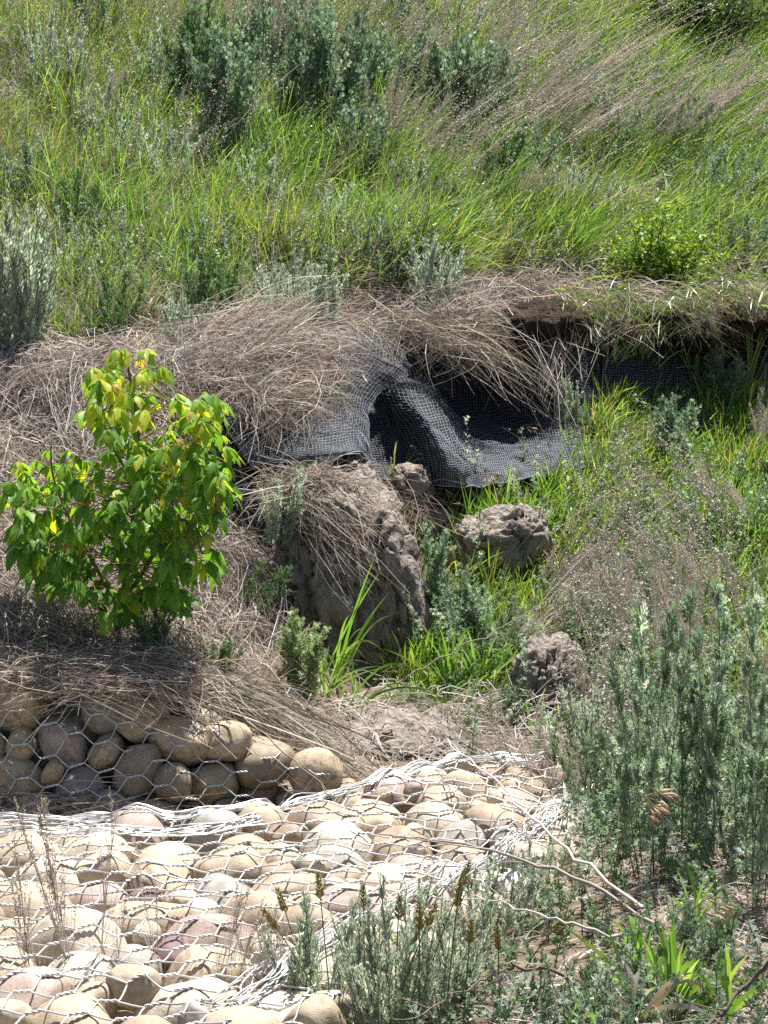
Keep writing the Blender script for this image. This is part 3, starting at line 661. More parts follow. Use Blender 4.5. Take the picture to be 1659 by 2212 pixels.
def gen(kind):
    st = MB(); fo = MB()
    if kind in ('worm', 'worm_green', 'feather', 'leafy', 'tall'):
        sp = spine(9, 0.10); tubes(st, sp[None], (np.linspace(0.006, 0.002, 9) if kind == 'tall' else np.linspace(0.011, 0.004, 9))[None], 4, np.array([STEMG]) * rng.uniform(0.7, 1.2))
        T = {'worm': T_LOBE, 'worm_green': T_LOBE, 'feather': T_FEATH, 'leafy': T_LOBE, 'tall': T_FEATH2}[kind]
        pal = {'worm': BLU, 'worm_green': GRN, 'feather': GRN[:2] + BLU, 'leafy': LGT, 'tall': GRN[3:] + BLU + SILV[:2]}[kind]
        n = {'worm': 70, 'worm_green': 64, 'feather': 90, 'leafy': 60, 'tall': 95}[kind]
        t = rng.random(n) ** (0.8 if kind != 'tall' else 0.65) * 0.95 + 0.05; pos = on(sp, t)
        d = outdir(n, 0.35 + 0.9 * t); ln = {'worm': 0.115, 'worm_green': 0.12, 'feather': 0.12, 'leafy': 0.16, 'tall': 0.095}[kind] * (1.15 - 0.65 * t if kind != 'tall' else 0.85 - 0.25 * t + 0.35 * np.sin(t * 23 + rng.random() * 6)) * rng.uniform(0.7, 1.25, n)
        stamp(fo, T[0], T[1], None, pos, d, ln, pick(pal, n))
        # side shoots
        m = 12 if kind != 'tall' else 9; ts = rng.uniform(0.25, 0.9, m); b0 = on(sp, ts); bd = outdir(m, 1.3); bl = ((1.05 - ts) * 0.34 + 0.05) * (0.4 if kind == 'tall' else 1)
        be = b0 + bd * bl[:, None]; tubes(st, bez(b0, (b0 + be) / 2 + [0, 0, -0.01], be, 4), 0.003, 3, np.array([STEMG] * m))
        k = 9; tt = rng.random((m, k)); pos = (b0[:, None] + bd[:, None] * (bl[:, None] * tt)[..., None]).reshape(-1, 3)
        stamp(fo, T[0], T[1], None, pos, nz(outdir(m * k, 0.8) + np.repeat(bd, k, 0)), (0.062 if kind != 'tall' else 0.055) * rng.uniform(0.6, 1.3, m * k), pick(pal, m * k))
    elif kind == 'sage':
        sp = spine(9, 0.09); tubes(st, sp[None], np.linspace(0.009, 0.004, 9)[None], 4, np.array([(0.25, 0.27, 0.20)]))
        n = 150; t = rng.random(n) * 0.95 + 0.05; pos = on(sp, t); d = outdir(n, 1.0 + 0.8 * t)
        stamp(fo, T_THIN[0], T_THIN[1], None, pos, d, 0.075 * (1.2 - 0.5 * t) * rng.uniform(0.6, 1.3, n), pick(SILV, n), wscale=1.6)
        m = 10; ts = rng.uniform(0.3, 0.9, m); b0 = on(sp, ts); bd = outdir(m, 2.2); bl = (1.05 - ts) * 0.3 + 0.05
        tubes(st, bez(b0, b0 + bd * bl[:, None] * 0.5, b0 + bd * bl[:, None], 3), 0.003, 3, np.array([(0.25, 0.27, 0.2)] * m))
        k = 16; tt = rng.random((m, k)); pos = (b0[:, None] + bd[:, None] * (bl[:, None] * tt)[..., None]).reshape(-1, 3)
        stamp(fo, T_THIN[0], T_THIN[1], None, pos, nz(outdir(m * k, 0.9) + np.repeat(bd, k, 0) * 0.8), 0.05 * rng.uniform(0.6, 1.3, m * k), pick(SILV, m * k), wscale=1.7)
    elif kind in ('dead', 'dead_shade', 'dead_fine'):
        dk = 0.6 if kind == 'dead_shade' else 1.0  # corner thicket: shade is painted into stem and seed colours
        c0 = np.array({'dead': (0.50, 0.43, 0.37), 'dead_shade': (0.12, 0.09, 0.07), 'dead_fine': (0.42, 0.37, 0.32)}[kind]) * rng.uniform(0.55, 1.35)
        sp = spine(11, 0.13); r0 = 0.008 if kind != 'dead_fine' else 0.006
        tubes(st, sp[None], np.linspace(r0, 0.002, 11)[None], 4, c0[None])
        m = 22 if kind != 'dead_fine' else 18; ts = rng.uniform(0.28, 0.98, m); b0 = on(sp, ts); bd = outdir(m, rng.uniform(1.8, 5.0, m)); bl = (1.02 - ts) * 0.42 + 0.06
        be = b0 + bd * bl[:, None]; bm_ = (b0 + be) / 2 + rng.normal(size=(m, 3)) * 0.015 - [0, 0, 0.01]
        B = bez(b0, bm_, be, 5); tubes(st, B, np.linspace(0.0028, 0.0012, 5)[None], 3, np.repeat(c0[None] * 1.25, m, 0))
        k = 13 if kind != 'dead_fine' else 9; tt = rng.uniform(0.25, 1.05, (m, k)); j = np.clip((tt * 4).astype(int), 0, 3); f = tt * 4 - j
        idx = np.arange(m)[:, None]; pos = B[idx, j] * (1 - f)[..., None] + B[idx, j + 1] * f[..., None]
        pos = pos.reshape(-1, 3) + rng.normal(size=(m * k, 3)) * 0.006
        stamp(fo, OCT[0], None, OCT[1], pos, outdir(m * k, 0.3), (0.0105 if kind != 'dead_fine' else 0.007) * rng.uniform(0.5, 1.4, m * k), pick(DEAD, m * k) * dk)
        n = 40; t = rng.uniform(0.72, 1, n); stamp(fo, OCT[0], None, OCT[1], on(sp, t) + rng.normal(size=(n, 3)) * 0.01, outdir(n, 0.5), 0.012 * rng.uniform(0.6, 1.4, n), pick(DEAD, n) * dk)
    ms = st.mesh(kind + '_stem', M['stem']); mf = fo.mesh(kind + '_foliage', M['dry'] if kind.startswith('dead') else M['worm'], smooth=False)
    return ms, mf
KINDS = {k: [gen(k) for _ in range(5)] for k in ('worm', 'worm_green', 'feather', 'leafy', 'tall', 'sage', 'dead', 'dead_shade', 'dead_fine')}
FNAME = {'dead': 'seed_head', 'dead_shade': 'seed_head', 'dead_fine': 'seed_head'}
def plant(kind, u, v, h, w, n, label, name=None, lean=(0.0, 0.0), group=None, thick=1.0, at=None, cat=None):
    """a clump of stems; h, w in layout pixels at its own distance"""
    if at is None: p, d = hit(np.array(u), np.array(v)); d = float(d)
    else: p = W(u, v, at); d = at
    m = d * S / F; H = h * m; Wd = w * m
    root = empty(name or ('dry_wormwood' if kind.startswith('dead') else 'sagebrush' if kind == 'sage' else 'wormwood_plant'), p)
    for i in range(n):
        a = rng.random() * 6.283; r = math.sqrt((i + 0.5) / n); hh = H * rng.uniform(0.62, 1.05) * (1 - 0.18 * r)
        b = np.array([math.cos(a), math.sin(a)]) * r * Wd * 0.22
        tp = np.array([math.cos(a), math.sin(a)]) * r * Wd * 0.48 + np.array(lean) * hh * rng.uniform(0.6, 1.3)
        bz = float(hz(p[0] + b[0], p[1] + b[1])) - p[2] if at is None else 0.0
        dirv = Vector((tp[0] - b[0], tp[1] - b[1], hh)); L = hh * max(1.0, dirv.length / hh * 0.92)
        ms, mf = KINDS[kind][int(rng.integers(5))]
        q = dirv.to_track_quat('Z', 'Y') @ Quaternion((0, 0, 1), rng.random() * 6.283)
        th = thick * (0.8 + 0.2 * min(1.6, 0.35 / max(L, 0.05)))
        mw = Matrix.Translation((b[0], b[1], bz - 0.01)) @ q.to_matrix().to_4x4() @ Matrix.Diagonal((L * th, L * th, L, 1))
        s = link('stem', ms, root, mw); tag(link(FNAME.get(kind, 'foliage'), mf, s), kind='stuff')
    return tag(root, label, cat or ('dry weed' if kind.startswith('dead') else 'sagebrush' if kind == 'sage' else 'wormwood'), group)

# ------------------------------------------------------------------ wild grass as one mass (hill, gully)
G_BR = [(0.20, 0.37, 0.06), (0.29, 0.47, 0.08), (0.17, 0.34, 0.05), (0.38, 0.53, 0.14), (0.11, 0.22, 0.04), (0.27, 0.40, 0.15)]
G_YE = [(0.38, 0.44, 0.07), (0.33, 0.40, 0.06), (0.44, 0.43, 0.12)]
G_DK = [(0.05, 0.10, 0.02), (0.07, 0.12, 0.03), (0.09, 0.14, 0.045)]
G_TAN = [(0.40, 0.33, 0.22), (0.33, 0.26, 0.17), (0.46, 0.39, 0.27), (0.28, 0.21, 0.14)]
D_GRY = [(0.47, 0.415, 0.375), (0.38, 0.33, 0.295), (0.55, 0.495, 0.45), (0.25, 0.205, 0.175), (0.62, 0.565, 0.52)]
D_BRN = [(0.29, 0.24, 0.20), (0.36, 0.305, 0.26), (0.20, 0.16, 0.13), (0.44, 0.38, 0.33)]
def blob(u, v, cu, cv, ru, rv): return np.exp(-((u - cu) / ru) ** 2 - ((v - cv) / rv) ** 2)
def blades(mb, root, length, width, dirv, droop, c0, c1, k=4):
    n = len(root); t = np.linspace(0, 1, k)[None, :, None]
    up = nz(dirv)
    P = root[:, None] + length[:, None, None] * (up[:, None] * t + np.c_[up[:, :2] * 0.35, -np.ones(n)][:, None] * (droop[:, None, None] * t ** 2.2))
    wprof = np.interp(np.linspace(0, 1, k), [0, 0.3, 0.8, 1], [0.7, 1, 0.55, 0.06])
    ribbons(mb, P, width[:, None] * wprof[None], c0, c1)
def grass_field(n, urange, vrange, dens, name, label, hpx=(45, 95), lean_fn=None, dry_fn=None, wid=0.0028, k=4):
    u = rng.uniform(*urange, n * 3); v = rng.uniform(*vrange, n * 3)
    keep = rng.random(n * 3) < dens(u, v); u = u[keep][:n]; v = v[keep][:n]; n = len(u)
    p, d = hit(u, v); p = p + np.c_[rng.normal(size=(n, 2)) * 0.012, np.zeros(n)]; p[:, 2] = hz(p[:, 0], p[:, 1]) - 0.01
    q3 = np.c_[p[:, :2], np.zeros(n)]
    cl = vnoise(q3, 3.2, 21) * 0.5 + vnoise(q3, 8.5, 22) * 0.5
    L = rng.uniform(*hpx, n) * d * S / F * (1 + 0.5 * cl); L = np.clip(L, 0.05, 0.6)
    lx = lean_fn(u, v) if lean_fn else np.zeros(n)
    dirv = np.c_[lx + rng.normal(size=n) * 0.34, rng.normal(size=n) * 0.34 - 0.10, np.full(n, 1.0)]
    droop = np.clip(rng.gamma(2.0, 0.15, n), 0, 0.85)
    dry = np.clip(dry_fn(u, v) + 0.25 * vnoise(q3, 4.5, 31) if dry_fn else np.full(n, 0.15), 0, 1)
    c = pick(G_BR, n, 0.16); ye = rng.random(n) < 0.16 + 0.3 * (vnoise(q3, 2.0, 77)); c[ye] = pick(G_YE, ye.sum()); dk = rng.random(n) < 0.16; c[dk] = pick(G_DK, dk.sum())
    isd = rng.random(n) < dry; c[isd] = pick(G_TAN + D_GRY[:2], isd.sum())
    mb = MB(); g = ~isd
    wd = wid * rng.uniform(0.6, 1.35, n)
    blades(mb, p[g], L[g], wd[g], dirv[g], droop[g], c[g] * [0.85, 0.8, 0.9], c[g] * 1.12, k)
    mb2 = MB(); dl = dirv[isd]; dl[:, :2] *= 1.8; blades(mb2, p[isd], L[isd] * 1.02, wd[isd] * 0.6, dl, droop[isd] * 1.3, c[isd], c[isd] * 1.1, k)
    o = tag(mb.obj(name, M['grass'], smooth=False), label[0], 'grass', kind='stuff')
    tag(mb2.obj('dry_' + name, M['dry'], smooth=False), label[1], 'dry grass', kind='stuff')
def lip(u):     # height in the layout of the grassy lip above the eroded bank
    return np.interp(u, [-500, 0, 200, 330, 480, 650, 760, 900, 1000, 1200, 1300, 1500, 2200], [800, 790, 760, 720, 690, 660, 640, 640, 630, 610, 600, 640, 650])
def dens_hill(u, v):
    dd = np.clip((lip(u) - v) / 60, 0, 1)
    holes = 0.75 * blob(u, v, 560, 480, 70, 40) + 0.7 * blob(u, v, 420, 340, 90, 40) + 0.6 * blob(u, v, 330, 640, 120, 60) + 0.8 * blob(u, v, 1000, 370, 30, 60) + 0.9 * blob(u, v, 1540, 50, 110, 70) + 0.97 * blob(u, v, 1430, 610, 150, 90)
    side = np.where((u < -60) | (u > 1720), 0.45, 1.0)
    cl = vnoise(np.stack([u * 0.01, v * 0.016, 0 * u], -1), 1.0, 91) + 0.7 * vnoise(np.stack([u * 0.03, v * 0.05, 0 * u], -1), 1.0, 92)
    return np.clip((0.30 + 0.7 * dd) * (v < lip(u)) * (1 - holes) * side * np.clip(0.62 + 0.6 * cl, 0.06, 1), 0, 1)
def dry_hill(u, v):
    return np.clip(0.24 + 0.28 * np.clip((500 - u) / 600, 0, 1) + 0.35 * np.clip(1 - (lip(u) - v) / 90, 0, 1) + 0.25 * blob(u, v, 950, 300, 260, 150) - 0.12 * blob(u, v, 1400, 150, 250, 130) - 0.1 * blob(u, v, 1000, 530, 250, 60), 0.03, 0.9)
lean_hill = lambda u, v: 0.12 + 0.42 * np.clip((u - 500) / 700, 0, 1)
grass_field(118000, (-260, 1920), (-230, 800), dens_hill, 'hillside_grass', ('bright green grass covering the whole slope above the eroded bank', 'dry straw stems scattered through the green hillside grass'), (50, 155), lean_hill, dry_hill, 0.0024, 4)
def dens_gully(u, v):
    r = blob(u, v, 1330, 950, 210, 130) + blob(u, v, 1560, 1050, 210, 170) + 0.9 * blob(u, v, 1400, 1150, 260, 110) + 0.9 * blob(u, v, 1050, 1090, 120, 40) + 0.9 * blob(u, v, 960, 1440, 110, 70) + 0.5 * blob(u, v, 1150, 1330, 110, 80) + 0.5 * blob(u, v, 1500, 1400, 300, 140)
    r = r * (1 - 0.8 * blob(u, v, 1120, 940, 110, 90))
    return np.clip(r, 0, 1) * (v > np.interp(u, [900, 1150, 1230, 1300, 1660], [1130, 1110, 980, 880, 900]))
grass_field(36000, (840, 1950), (780, 1950), dens_gully, 'gully_grass', ('lush green grass filling the gully floor right of the clay clods', 'straw coloured stems among the lush gully grass'), (60, 130), lambda u, v: 0.1 + 0 * u, lambda u, v: 0.10 + 0.25 * blob(u, v, 1300, 1350, 200, 120), 0.0034, 5)

T_TRI = lobes([(0, 0.0, 0.0, 1.0, 0.14), (0, 0.3, 0.8, 0.55, 0.11), (0, 0.3, -0.8, 0.55, 0.11)])
TET = (np.array([(0.5, 0.3, 0.2), (-0.5, 0.3, 0.2), (0, 0.3, -0.5), (0, 1.2, 0)], float), np.array([(0, 1, 3), (1, 2, 3), (2, 0, 3), (0, 2, 1)]))
def sprigs(n, ur, vr, dens, hpx, lean, kind, name, label, leaves=24, ls=0.024):
    u = rng.uniform(*ur, n * 4); v = rng.uniform(*vr, n * 4); kp = rng.random(n * 4) < dens(u, v); u = u[kp][:n]; v = v[kp][:n]; n = len(u)
    p, d = hit(u, v); p[:, 2] -= 0.01; H = rng.uniform(*hpx, n) * d * S / F
    e = p + np.c_[(lean(u, v) + rng.normal(size=n) * 0.22) * H, rng.normal(size=n) * 0.22 * H, H * rng.uniform(0.8, 1.05, n)]
    mid = (p + e) / 2 + np.c_[-(e - p)[:, :2] * 0.18, 0.06 * H] + rng.normal(size=(n, 3)) * 0.012
    K = 6; B = bez(p, mid, e, K); stm = MB(); fo = MB()
    dead = kind == 'dead'
    sc = pick([(0.50, 0.43, 0.37), (0.34, 0.28, 0.23), (0.60, 0.53, 0.46)] if dead else [(0.16, 0.19, 0.10), (0.24, 0.25, 0.17), (0.13, 0.10, 0.07)], n)
    tubes(stm, B, np.linspace(0.0016, 0.0007, K)[None], 3, sc)
    m = leaves; t = rng.uniform(0.4 if dead else 0.12, 1.0, (n, m)); j = np.clip((t * (K - 1)).astype(int), 0, K - 2); f = t * (K - 1) - j; I = np.arange(n)[:, None]
    pos = B[I, j] * (1 - f)[..., None] + B[I, j + 1] * f[..., None]
    if dead:
        pos = pos + rng.normal(size=pos.shape) * (0.008 + 0.10 * np.clip(t - 0.4, 0, 1) * (1.02 - t))[..., None]
        c = np.repeat(pick(DEAD, n, 0.1), m, 0) * rng.uniform(0.65, 1.1, (n * m, 1))
        stamp(fo, TET[0], None, TET[1], pos.reshape(-1, 3), outdir(n * m, 0.5), ls * rng.uniform(0.5, 1.4, n * m), c)
    else:
        pal = [SILV[0], SILV[1], BLU[0], BLU[1], BLU[3], GRN[1], GRN[3]] if kind == 'mixed' else SILV
        c = np.repeat(pick(pal, n, 0.1), m, 0) * rng.uniform(0.75, 1.25, (n * m, 1))
        stamp(fo, T_TRI[0], T_TRI[1], None, pos.reshape(-1, 3), outdir(n * m, rng.uniform(0.2, 1.5, n * m)), ls * (1.25 - 0.55 * t.ravel()) * rng.uniform(0.6, 1.3, n * m), c)
    r_ = empty(name, p.mean(0)); lc = Matrix.Translation(-Vector(p.mean(0)))
    for nm, mb_, mt in (('stem', stm, M['stem']), ('seed_head' if dead else 'foliage', fo, M['dry'] if dead else M['worm'])):
        o = tag(mb_.obj(nm, mt, r_, smooth=False), kind='stuff'); o.matrix_basis = lc
    return tag(r_, label, 'weeds', kind='stuff')

# thatch of short dry litter over everything
def litter(n, ur, vr, name, label, pal, lpx=(25, 80), wid=0.0013, w8=None, lift=0.02):
    u = rng.uniform(*ur, n); v = rng.uniform(*vr, n)
    if w8 is not None:
        kp = rng.random(n) < w8(u, v); u = u[kp]; v = v[kp]; n = len(u)
    p, d = hit(u, v); L = rng.uniform(*lpx, n) * d * S / F; a = rng.random(n) * 6.283
    dv = np.c_[np.cos(a), np.sin(a) * 0.9, np.zeros(n)]
    e = p + dv * L[:, None]; e[:, 2] = hz(e[:, 0], e[:, 1]) + rng.random(n) ** 2 * lift * 2; b = p.copy(); b[:, 2] += rng.random(n) ** 2 * lift + 0.003
    mid = (b + e) / 2 + np.c_[rng.normal(size=(n, 2)) * 0.02, rng.random(n) * lift * 1.6]
    c = pick(pal, n, 0.2); mb = MB(); ribbons(mb, bez(b, mid, e, 4), np.full((n, 4), wid) * rng.uniform(0.5, 1.5, (n, 1)), c, c, np.tile([[0, -0.4, 1.0]], (n, 1)) + rng.normal(size=(n, 3)) * 0.3)
    return tag(mb.obj(name, M['dry'], smooth=False), label, 'dry litter', kind='stuff')
litter(24000, (-200, 1860), (-150, 760), 'hillside_thatch', 'matted dead stems lying on the hillside soil', D_GRY + G_TAN[:2], (25, 70), 0.0014, lambda u, v: (v < lip(u) + 30) * 1.0, 0.05)
litter(9000, (-200, 720), (760, 1480), 'bank_thatch', 'matted dead grass covering the bank round the sapling', D_BRN + D_BRN + D_GRY[:2], (50, 130), 0.0014, lambda u, v: 0.9 * (u < 560) + 0.2, 0.06)
litter(4200, (860, 1900), (1750, 2300), 'path_litter', 'loose straw and twigs strewn on the sandy ground at lower right', D_BRN + D_GRY, (30, 120), 0.0011, lambda u, v: np.clip(1 - 1.1 * blob(u, v, 1180, 2070, 130, 60) - 0.8 * blob(u, v, 1340, 1990, 100, 40), 0.04, 1) * (~inside(mpoly_px, u, v)), 0.02)
litter(800, (640, 1250), (1520, 1680), 'ledge_litter', 'pale dead stems strewn over the low clay ledge', D_GRY + DEADW, (50, 140), 0.0014, None, 0.05)

# ------------------------------------------------------------------ drooping dry grass clumps over the lip
def drape(roots, ends, n, label, pal, sag=0.15, rad=0.0015, up=0.05, name='dry_grass_clump', k=6, doff=0.0, dnear=0.12):
    """roots, ends: lists of (u, v, su, sv); each blade runs from a root to an end as an arc"""
    R = np.array(roots, float)[rng.integers(0, len(roots), n)]; E = np.array(ends, float)[rng.integers(0, len(ends), n)]
    ru = R[:, 0] + rng.normal(size=n) * R[:, 2]; rv = R[:, 1] + rng.normal(size=n) * R[:, 3]; jog = 22 * vnoise(np.stack([ru / 38, ru * 0, ru * 0], -1), 1.0, 63); rv = rv + jog
    eu = E[:, 0] + rng.normal(size=n) * E[:, 2]; ev = E[:, 1] + rng.normal(size=n) * E[:, 3] + jog
    f = rng.uniform(0.35, 1.12, n); stray = rng.random(n) < 0.36; eu = np.where(stray, ru + rng.normal(size=n) * 70, ru + (eu - ru) * f); ev = np.where(stray, rv + rng.normal(size=n) * 35 + 15, rv + (ev - rv) * f)
    a, da = hit(ru, rv); a[:, 2] -= 0.01
    pe, de = hit(eu, ev)
    if doff: da = da - doff; de = de - doff; a = W(ru, rv, da)
    de = np.minimum(de - 0.05, da + 0.1) - dnear * rng.random(n); de = np.maximum(de, da - 1.6)
    e = W(eu, ev, de)
    mid = (a + e) / 2; ln = np.linalg.norm(e - a, axis=1)
    mid = mid + np.c_[rng.normal(size=(n, 2)) * 0.2 * ln[:, None], ln * sag * rng.uniform(0.0, 1.6, n) + up * rng.random(n)]; mid[:, 1] -= 0.03
    Pn = bez(a, mid, e, k); w = rng.normal(size=(n, 1, 3)) * 0.018 * np.sin(np.linspace(0, math.pi * 1.5, k))[None, :, None]; Pn = Pn + w + np.cumsum(rng.normal(size=Pn.shape) * 0.0065, axis=1)
    c = pick(pal, n, 0.22); hi2 = rng.random(n) < 0.14; c[hi2] = pick([(0.62, 0.56, 0.50), (0.55, 0.50, 0.44)], hi2.sum()); lo2 = rng.random(n) < 0.22; c[lo2] *= 0.45
    root = a.mean(0); mb = MB(); wd = rad * rng.uniform(0.35, 1.5, (n, 1)) * np.where(hi2, 1.35, 1.0)[:, None] * np.linspace(1.1, 0.45, k)[None]
    ribbons(mb, Pn - root, wd, c, c * 1.1)
    o = mb.obj(name, M['dry'], smooth=False); o.location = Vector(root); return tag(o, label, 'dry grass')
drape([(230, 790, 50, 18), (150, 785, 60, 15), (40, 775, 50, 15)], [(20, 880, 60, 50), (-80, 850, 60, 40), (180, 980, 40, 40)], 1500, 'grey dry grass clump flopping over the bank at the left edge', D_GRY)
drape([(420, 830, 45, 30), (380, 780, 40, 25)], [(590, 900, 30, 40), (590, 990, 25, 25), (560, 830, 40, 30), (500, 1010, 40, 20)], 1700, 'grey dry grass fan spreading right from behind the sapling', D_GRY)
drape([(470, 760, 50, 30), (540, 740, 40, 25)], [(640, 640, 60, 30), (720, 700, 50, 40), (600, 700, 60, 40), (700, 800, 40, 40)], 1500, 'dry grass sweeping up right to the crest beside the netting', D_GRY, doff=0.4)
drape([(560, 760, 50, 20), (640, 720, 40, 20)], [(710, 820, 40, 50), (670, 890, 50, 25), (590, 900, 50, 30)], 1500, 'brown dry grass lying across the tongue of black netting', D_BRN + D_GRY[:3], 0.06, up=0.02, doff=0.5)
drape([(600, 800, 50, 20), (680, 780, 40, 20), (540, 840, 40, 20)], [(740, 880, 35, 35), (640, 930, 45, 25), (580, 950, 40, 25), (700, 850, 40, 30)], 1100, 'grey-brown straw strewn down the tongue of netting towards its hem', D_BRN + D_GRY[:2], 0.03, up=0.02, doff=0.6)
drape([(900, 695, 35, 10), (980, 690, 40, 10), (1070, 690, 40, 10), (1140, 690, 30, 10)], [(930, 770, 35, 25), (1010, 790, 40, 30), (1090, 800, 40, 30), (1160, 830, 25, 35)], 1000, 'ragged dark root hairs dangling inside the mouth of the hollow', D_BRN + D_GRY[3:4], 0.06, up=0.02, doff=0.95)
drape([(770, 670, 40, 12), (850, 665, 40, 12), (700, 690, 25, 12)], [(920, 790, 40, 40), (860, 760, 40, 30), (800, 740, 40, 25)], 1200, 'tan dry grass hanging over the top of the black netting', G_TAN[:2] + D_BRN + D_GRY)
drape([(1010, 665, 30, 12), (1060, 660, 40, 12), (950, 675, 35, 10)], [(1000, 740, 40, 25), (950, 735, 40, 22), (1060, 745, 40, 25)], 750, 'grey dry grass tuft drooping over the shaded hollow', D_GRY, 0.2, doff=0.75)
drape([(1080, 640, 40, 12), (1140, 635, 30, 10)], [(1190, 720, 25, 40), (1195, 830, 14, 50), (1170, 780, 22, 40), (1215, 770, 15, 40)], 1500, 'thick mop of dry grass curling down the right side of the hollow', D_GRY + D_BRN[:2], 0.16, doff=0.75)
drape([(1190, 620, 30, 12), (1240, 625, 25, 10)], [(1280, 690, 25, 25), (1310, 670, 30, 20), (1230, 720, 25, 30)], 500, 'short brown dry grass fringe left of the green bush', D_BRN + D_GRY, doff=0.6)
drape([(1480, 640, 60, 12), (1600, 642, 60, 12), (1380, 645, 50, 10)], [(1560, 700, 60, 25), (1650, 720, 50, 25), (1450, 700, 40, 25)], 900, 'brown dry grass fringe along the lip right of the green bush', D_BRN + D_GRY, doff=0.6)
drape([(1330, 665, 50, 8), (1420, 670, 40, 8)], [(1360, 730, 50, 25), (1420, 730, 50, 25), (1300, 730, 30, 25)], 350, 'brown root fringe hanging under the rounded green bush', D_BRN + D_GRY[:2], doff=0.6)
lp = MB(); nL = 900
lu = rng.uniform(1210, 1760, nL); lv = rng.uniform(625, 690, nL) + 38 * vnoise(np.stack([lu / 42, lu * 0, lu * 0], -1), 1.0, 12); lr = W(lu, lv, np.interp(lu, [1210, 1390, 1580, 1760], [11.75, 11.95, 12.15, 12.35]) + rng.normal(size=nL) * 0.12)
gl = pick(G_BR + G_TAN + D_BRN, nL, 0.2)
blades(lp, lr, rng.uniform(0.06, 0.20, nL), rng.uniform(0.0015, 0.0032, nL), np.c_[rng.normal(size=nL) * 0.6, -0.7 + rng.normal(size=nL) * 0.5, rng.uniform(-0.2, 1.0, nL)], rng.uniform(0.3, 1.2, nL), gl * 0.9, gl, 5)
tag(lp.obj('lip_grass', M['grass'], smooth=False), 'green grass hanging over the shaded lip at the right', 'grass', kind='stuff')
drape([(640, 1045, 25, 12), (680, 1040, 25, 10)], [(790, 1230, 35, 30), (730, 1200, 30, 30), (840, 1180, 30, 30), (690, 1130, 20, 30)], 1900, 'dry grass shock hanging down the face of the clay bank', D_GRY + D_BRN, 0.08, up=0.03, doff=0.8)
drape([(40, 1230, 60, 20), (-60, 1240, 60, 20)], [(120, 1380, 70, 40), (20, 1400, 60, 40), (200, 1440, 40, 20)], 1700, 'brown dry grass mat left of the sapling foot above the stones', D_BRN + D_GRY, 0.1)
drape([(440, 1180, 50, 30), (500, 1240, 40, 30)], [(560, 1400, 40, 50), (480, 1400, 50, 40), (590, 1300, 30, 40)], 1300, 'brown dry grass mat between the sapling and the clay bank', D_BRN + D_GRY, 0.1)
drape([(470, 1480, 40, 12), (560, 1520, 40, 12), (400, 1455, 40, 8)], [(780, 1690, 25, 20), (720, 1630, 30, 20), (800, 1650, 25, 20), (620, 1540, 40, 15)], 1300, 'dark straw running down along the right edge of the upright gabion', D_BRN + D_GRY, 0.03)
drape([(60, 1425, 90, 10), (250, 1440, 70, 10), (400, 1460, 50, 10)], [(120, 1500, 90, 25), (320, 1520, 80, 25), (470, 1560, 50, 25), (0, 1495, 60, 25)], 900, 'dead grass drooping over the top course of the upright gabion', D_BRN + D_GRY, 0.05, up=0.02, doff=0.35)
drape([(870, 1530, 60, 12), (960, 1560, 50, 12)], [(1080, 1660, 60, 25), (1180, 1700, 60, 25), (1000, 1640, 60, 20)], 380, 'pale dead stalks lying across the back corner of the mattress', DEADW + D_GRY, 0.04, 0.0016)
drape([(880, 1075, 14, 8), (820, 1070, 14, 8)], [(900, 1240, 16, 40), (870, 1150, 20, 30), (930, 1130, 25, 20)], 500, 'wispy straw trailing between the clay pillar and the prow', D_BRN + G_TAN, 0.1, dnear=0.4)
drape([(100, 1760, 120, 6), (-60, 1760, 80, 6)], [(300, 1740, 120, 14), (60, 1740, 120, 14), (420, 1760, 60, 10)], 420, 'broken dry stems piled in the scour hole before the upright gabion', D_GRY + D_BRN, 0.05, 0.0018)

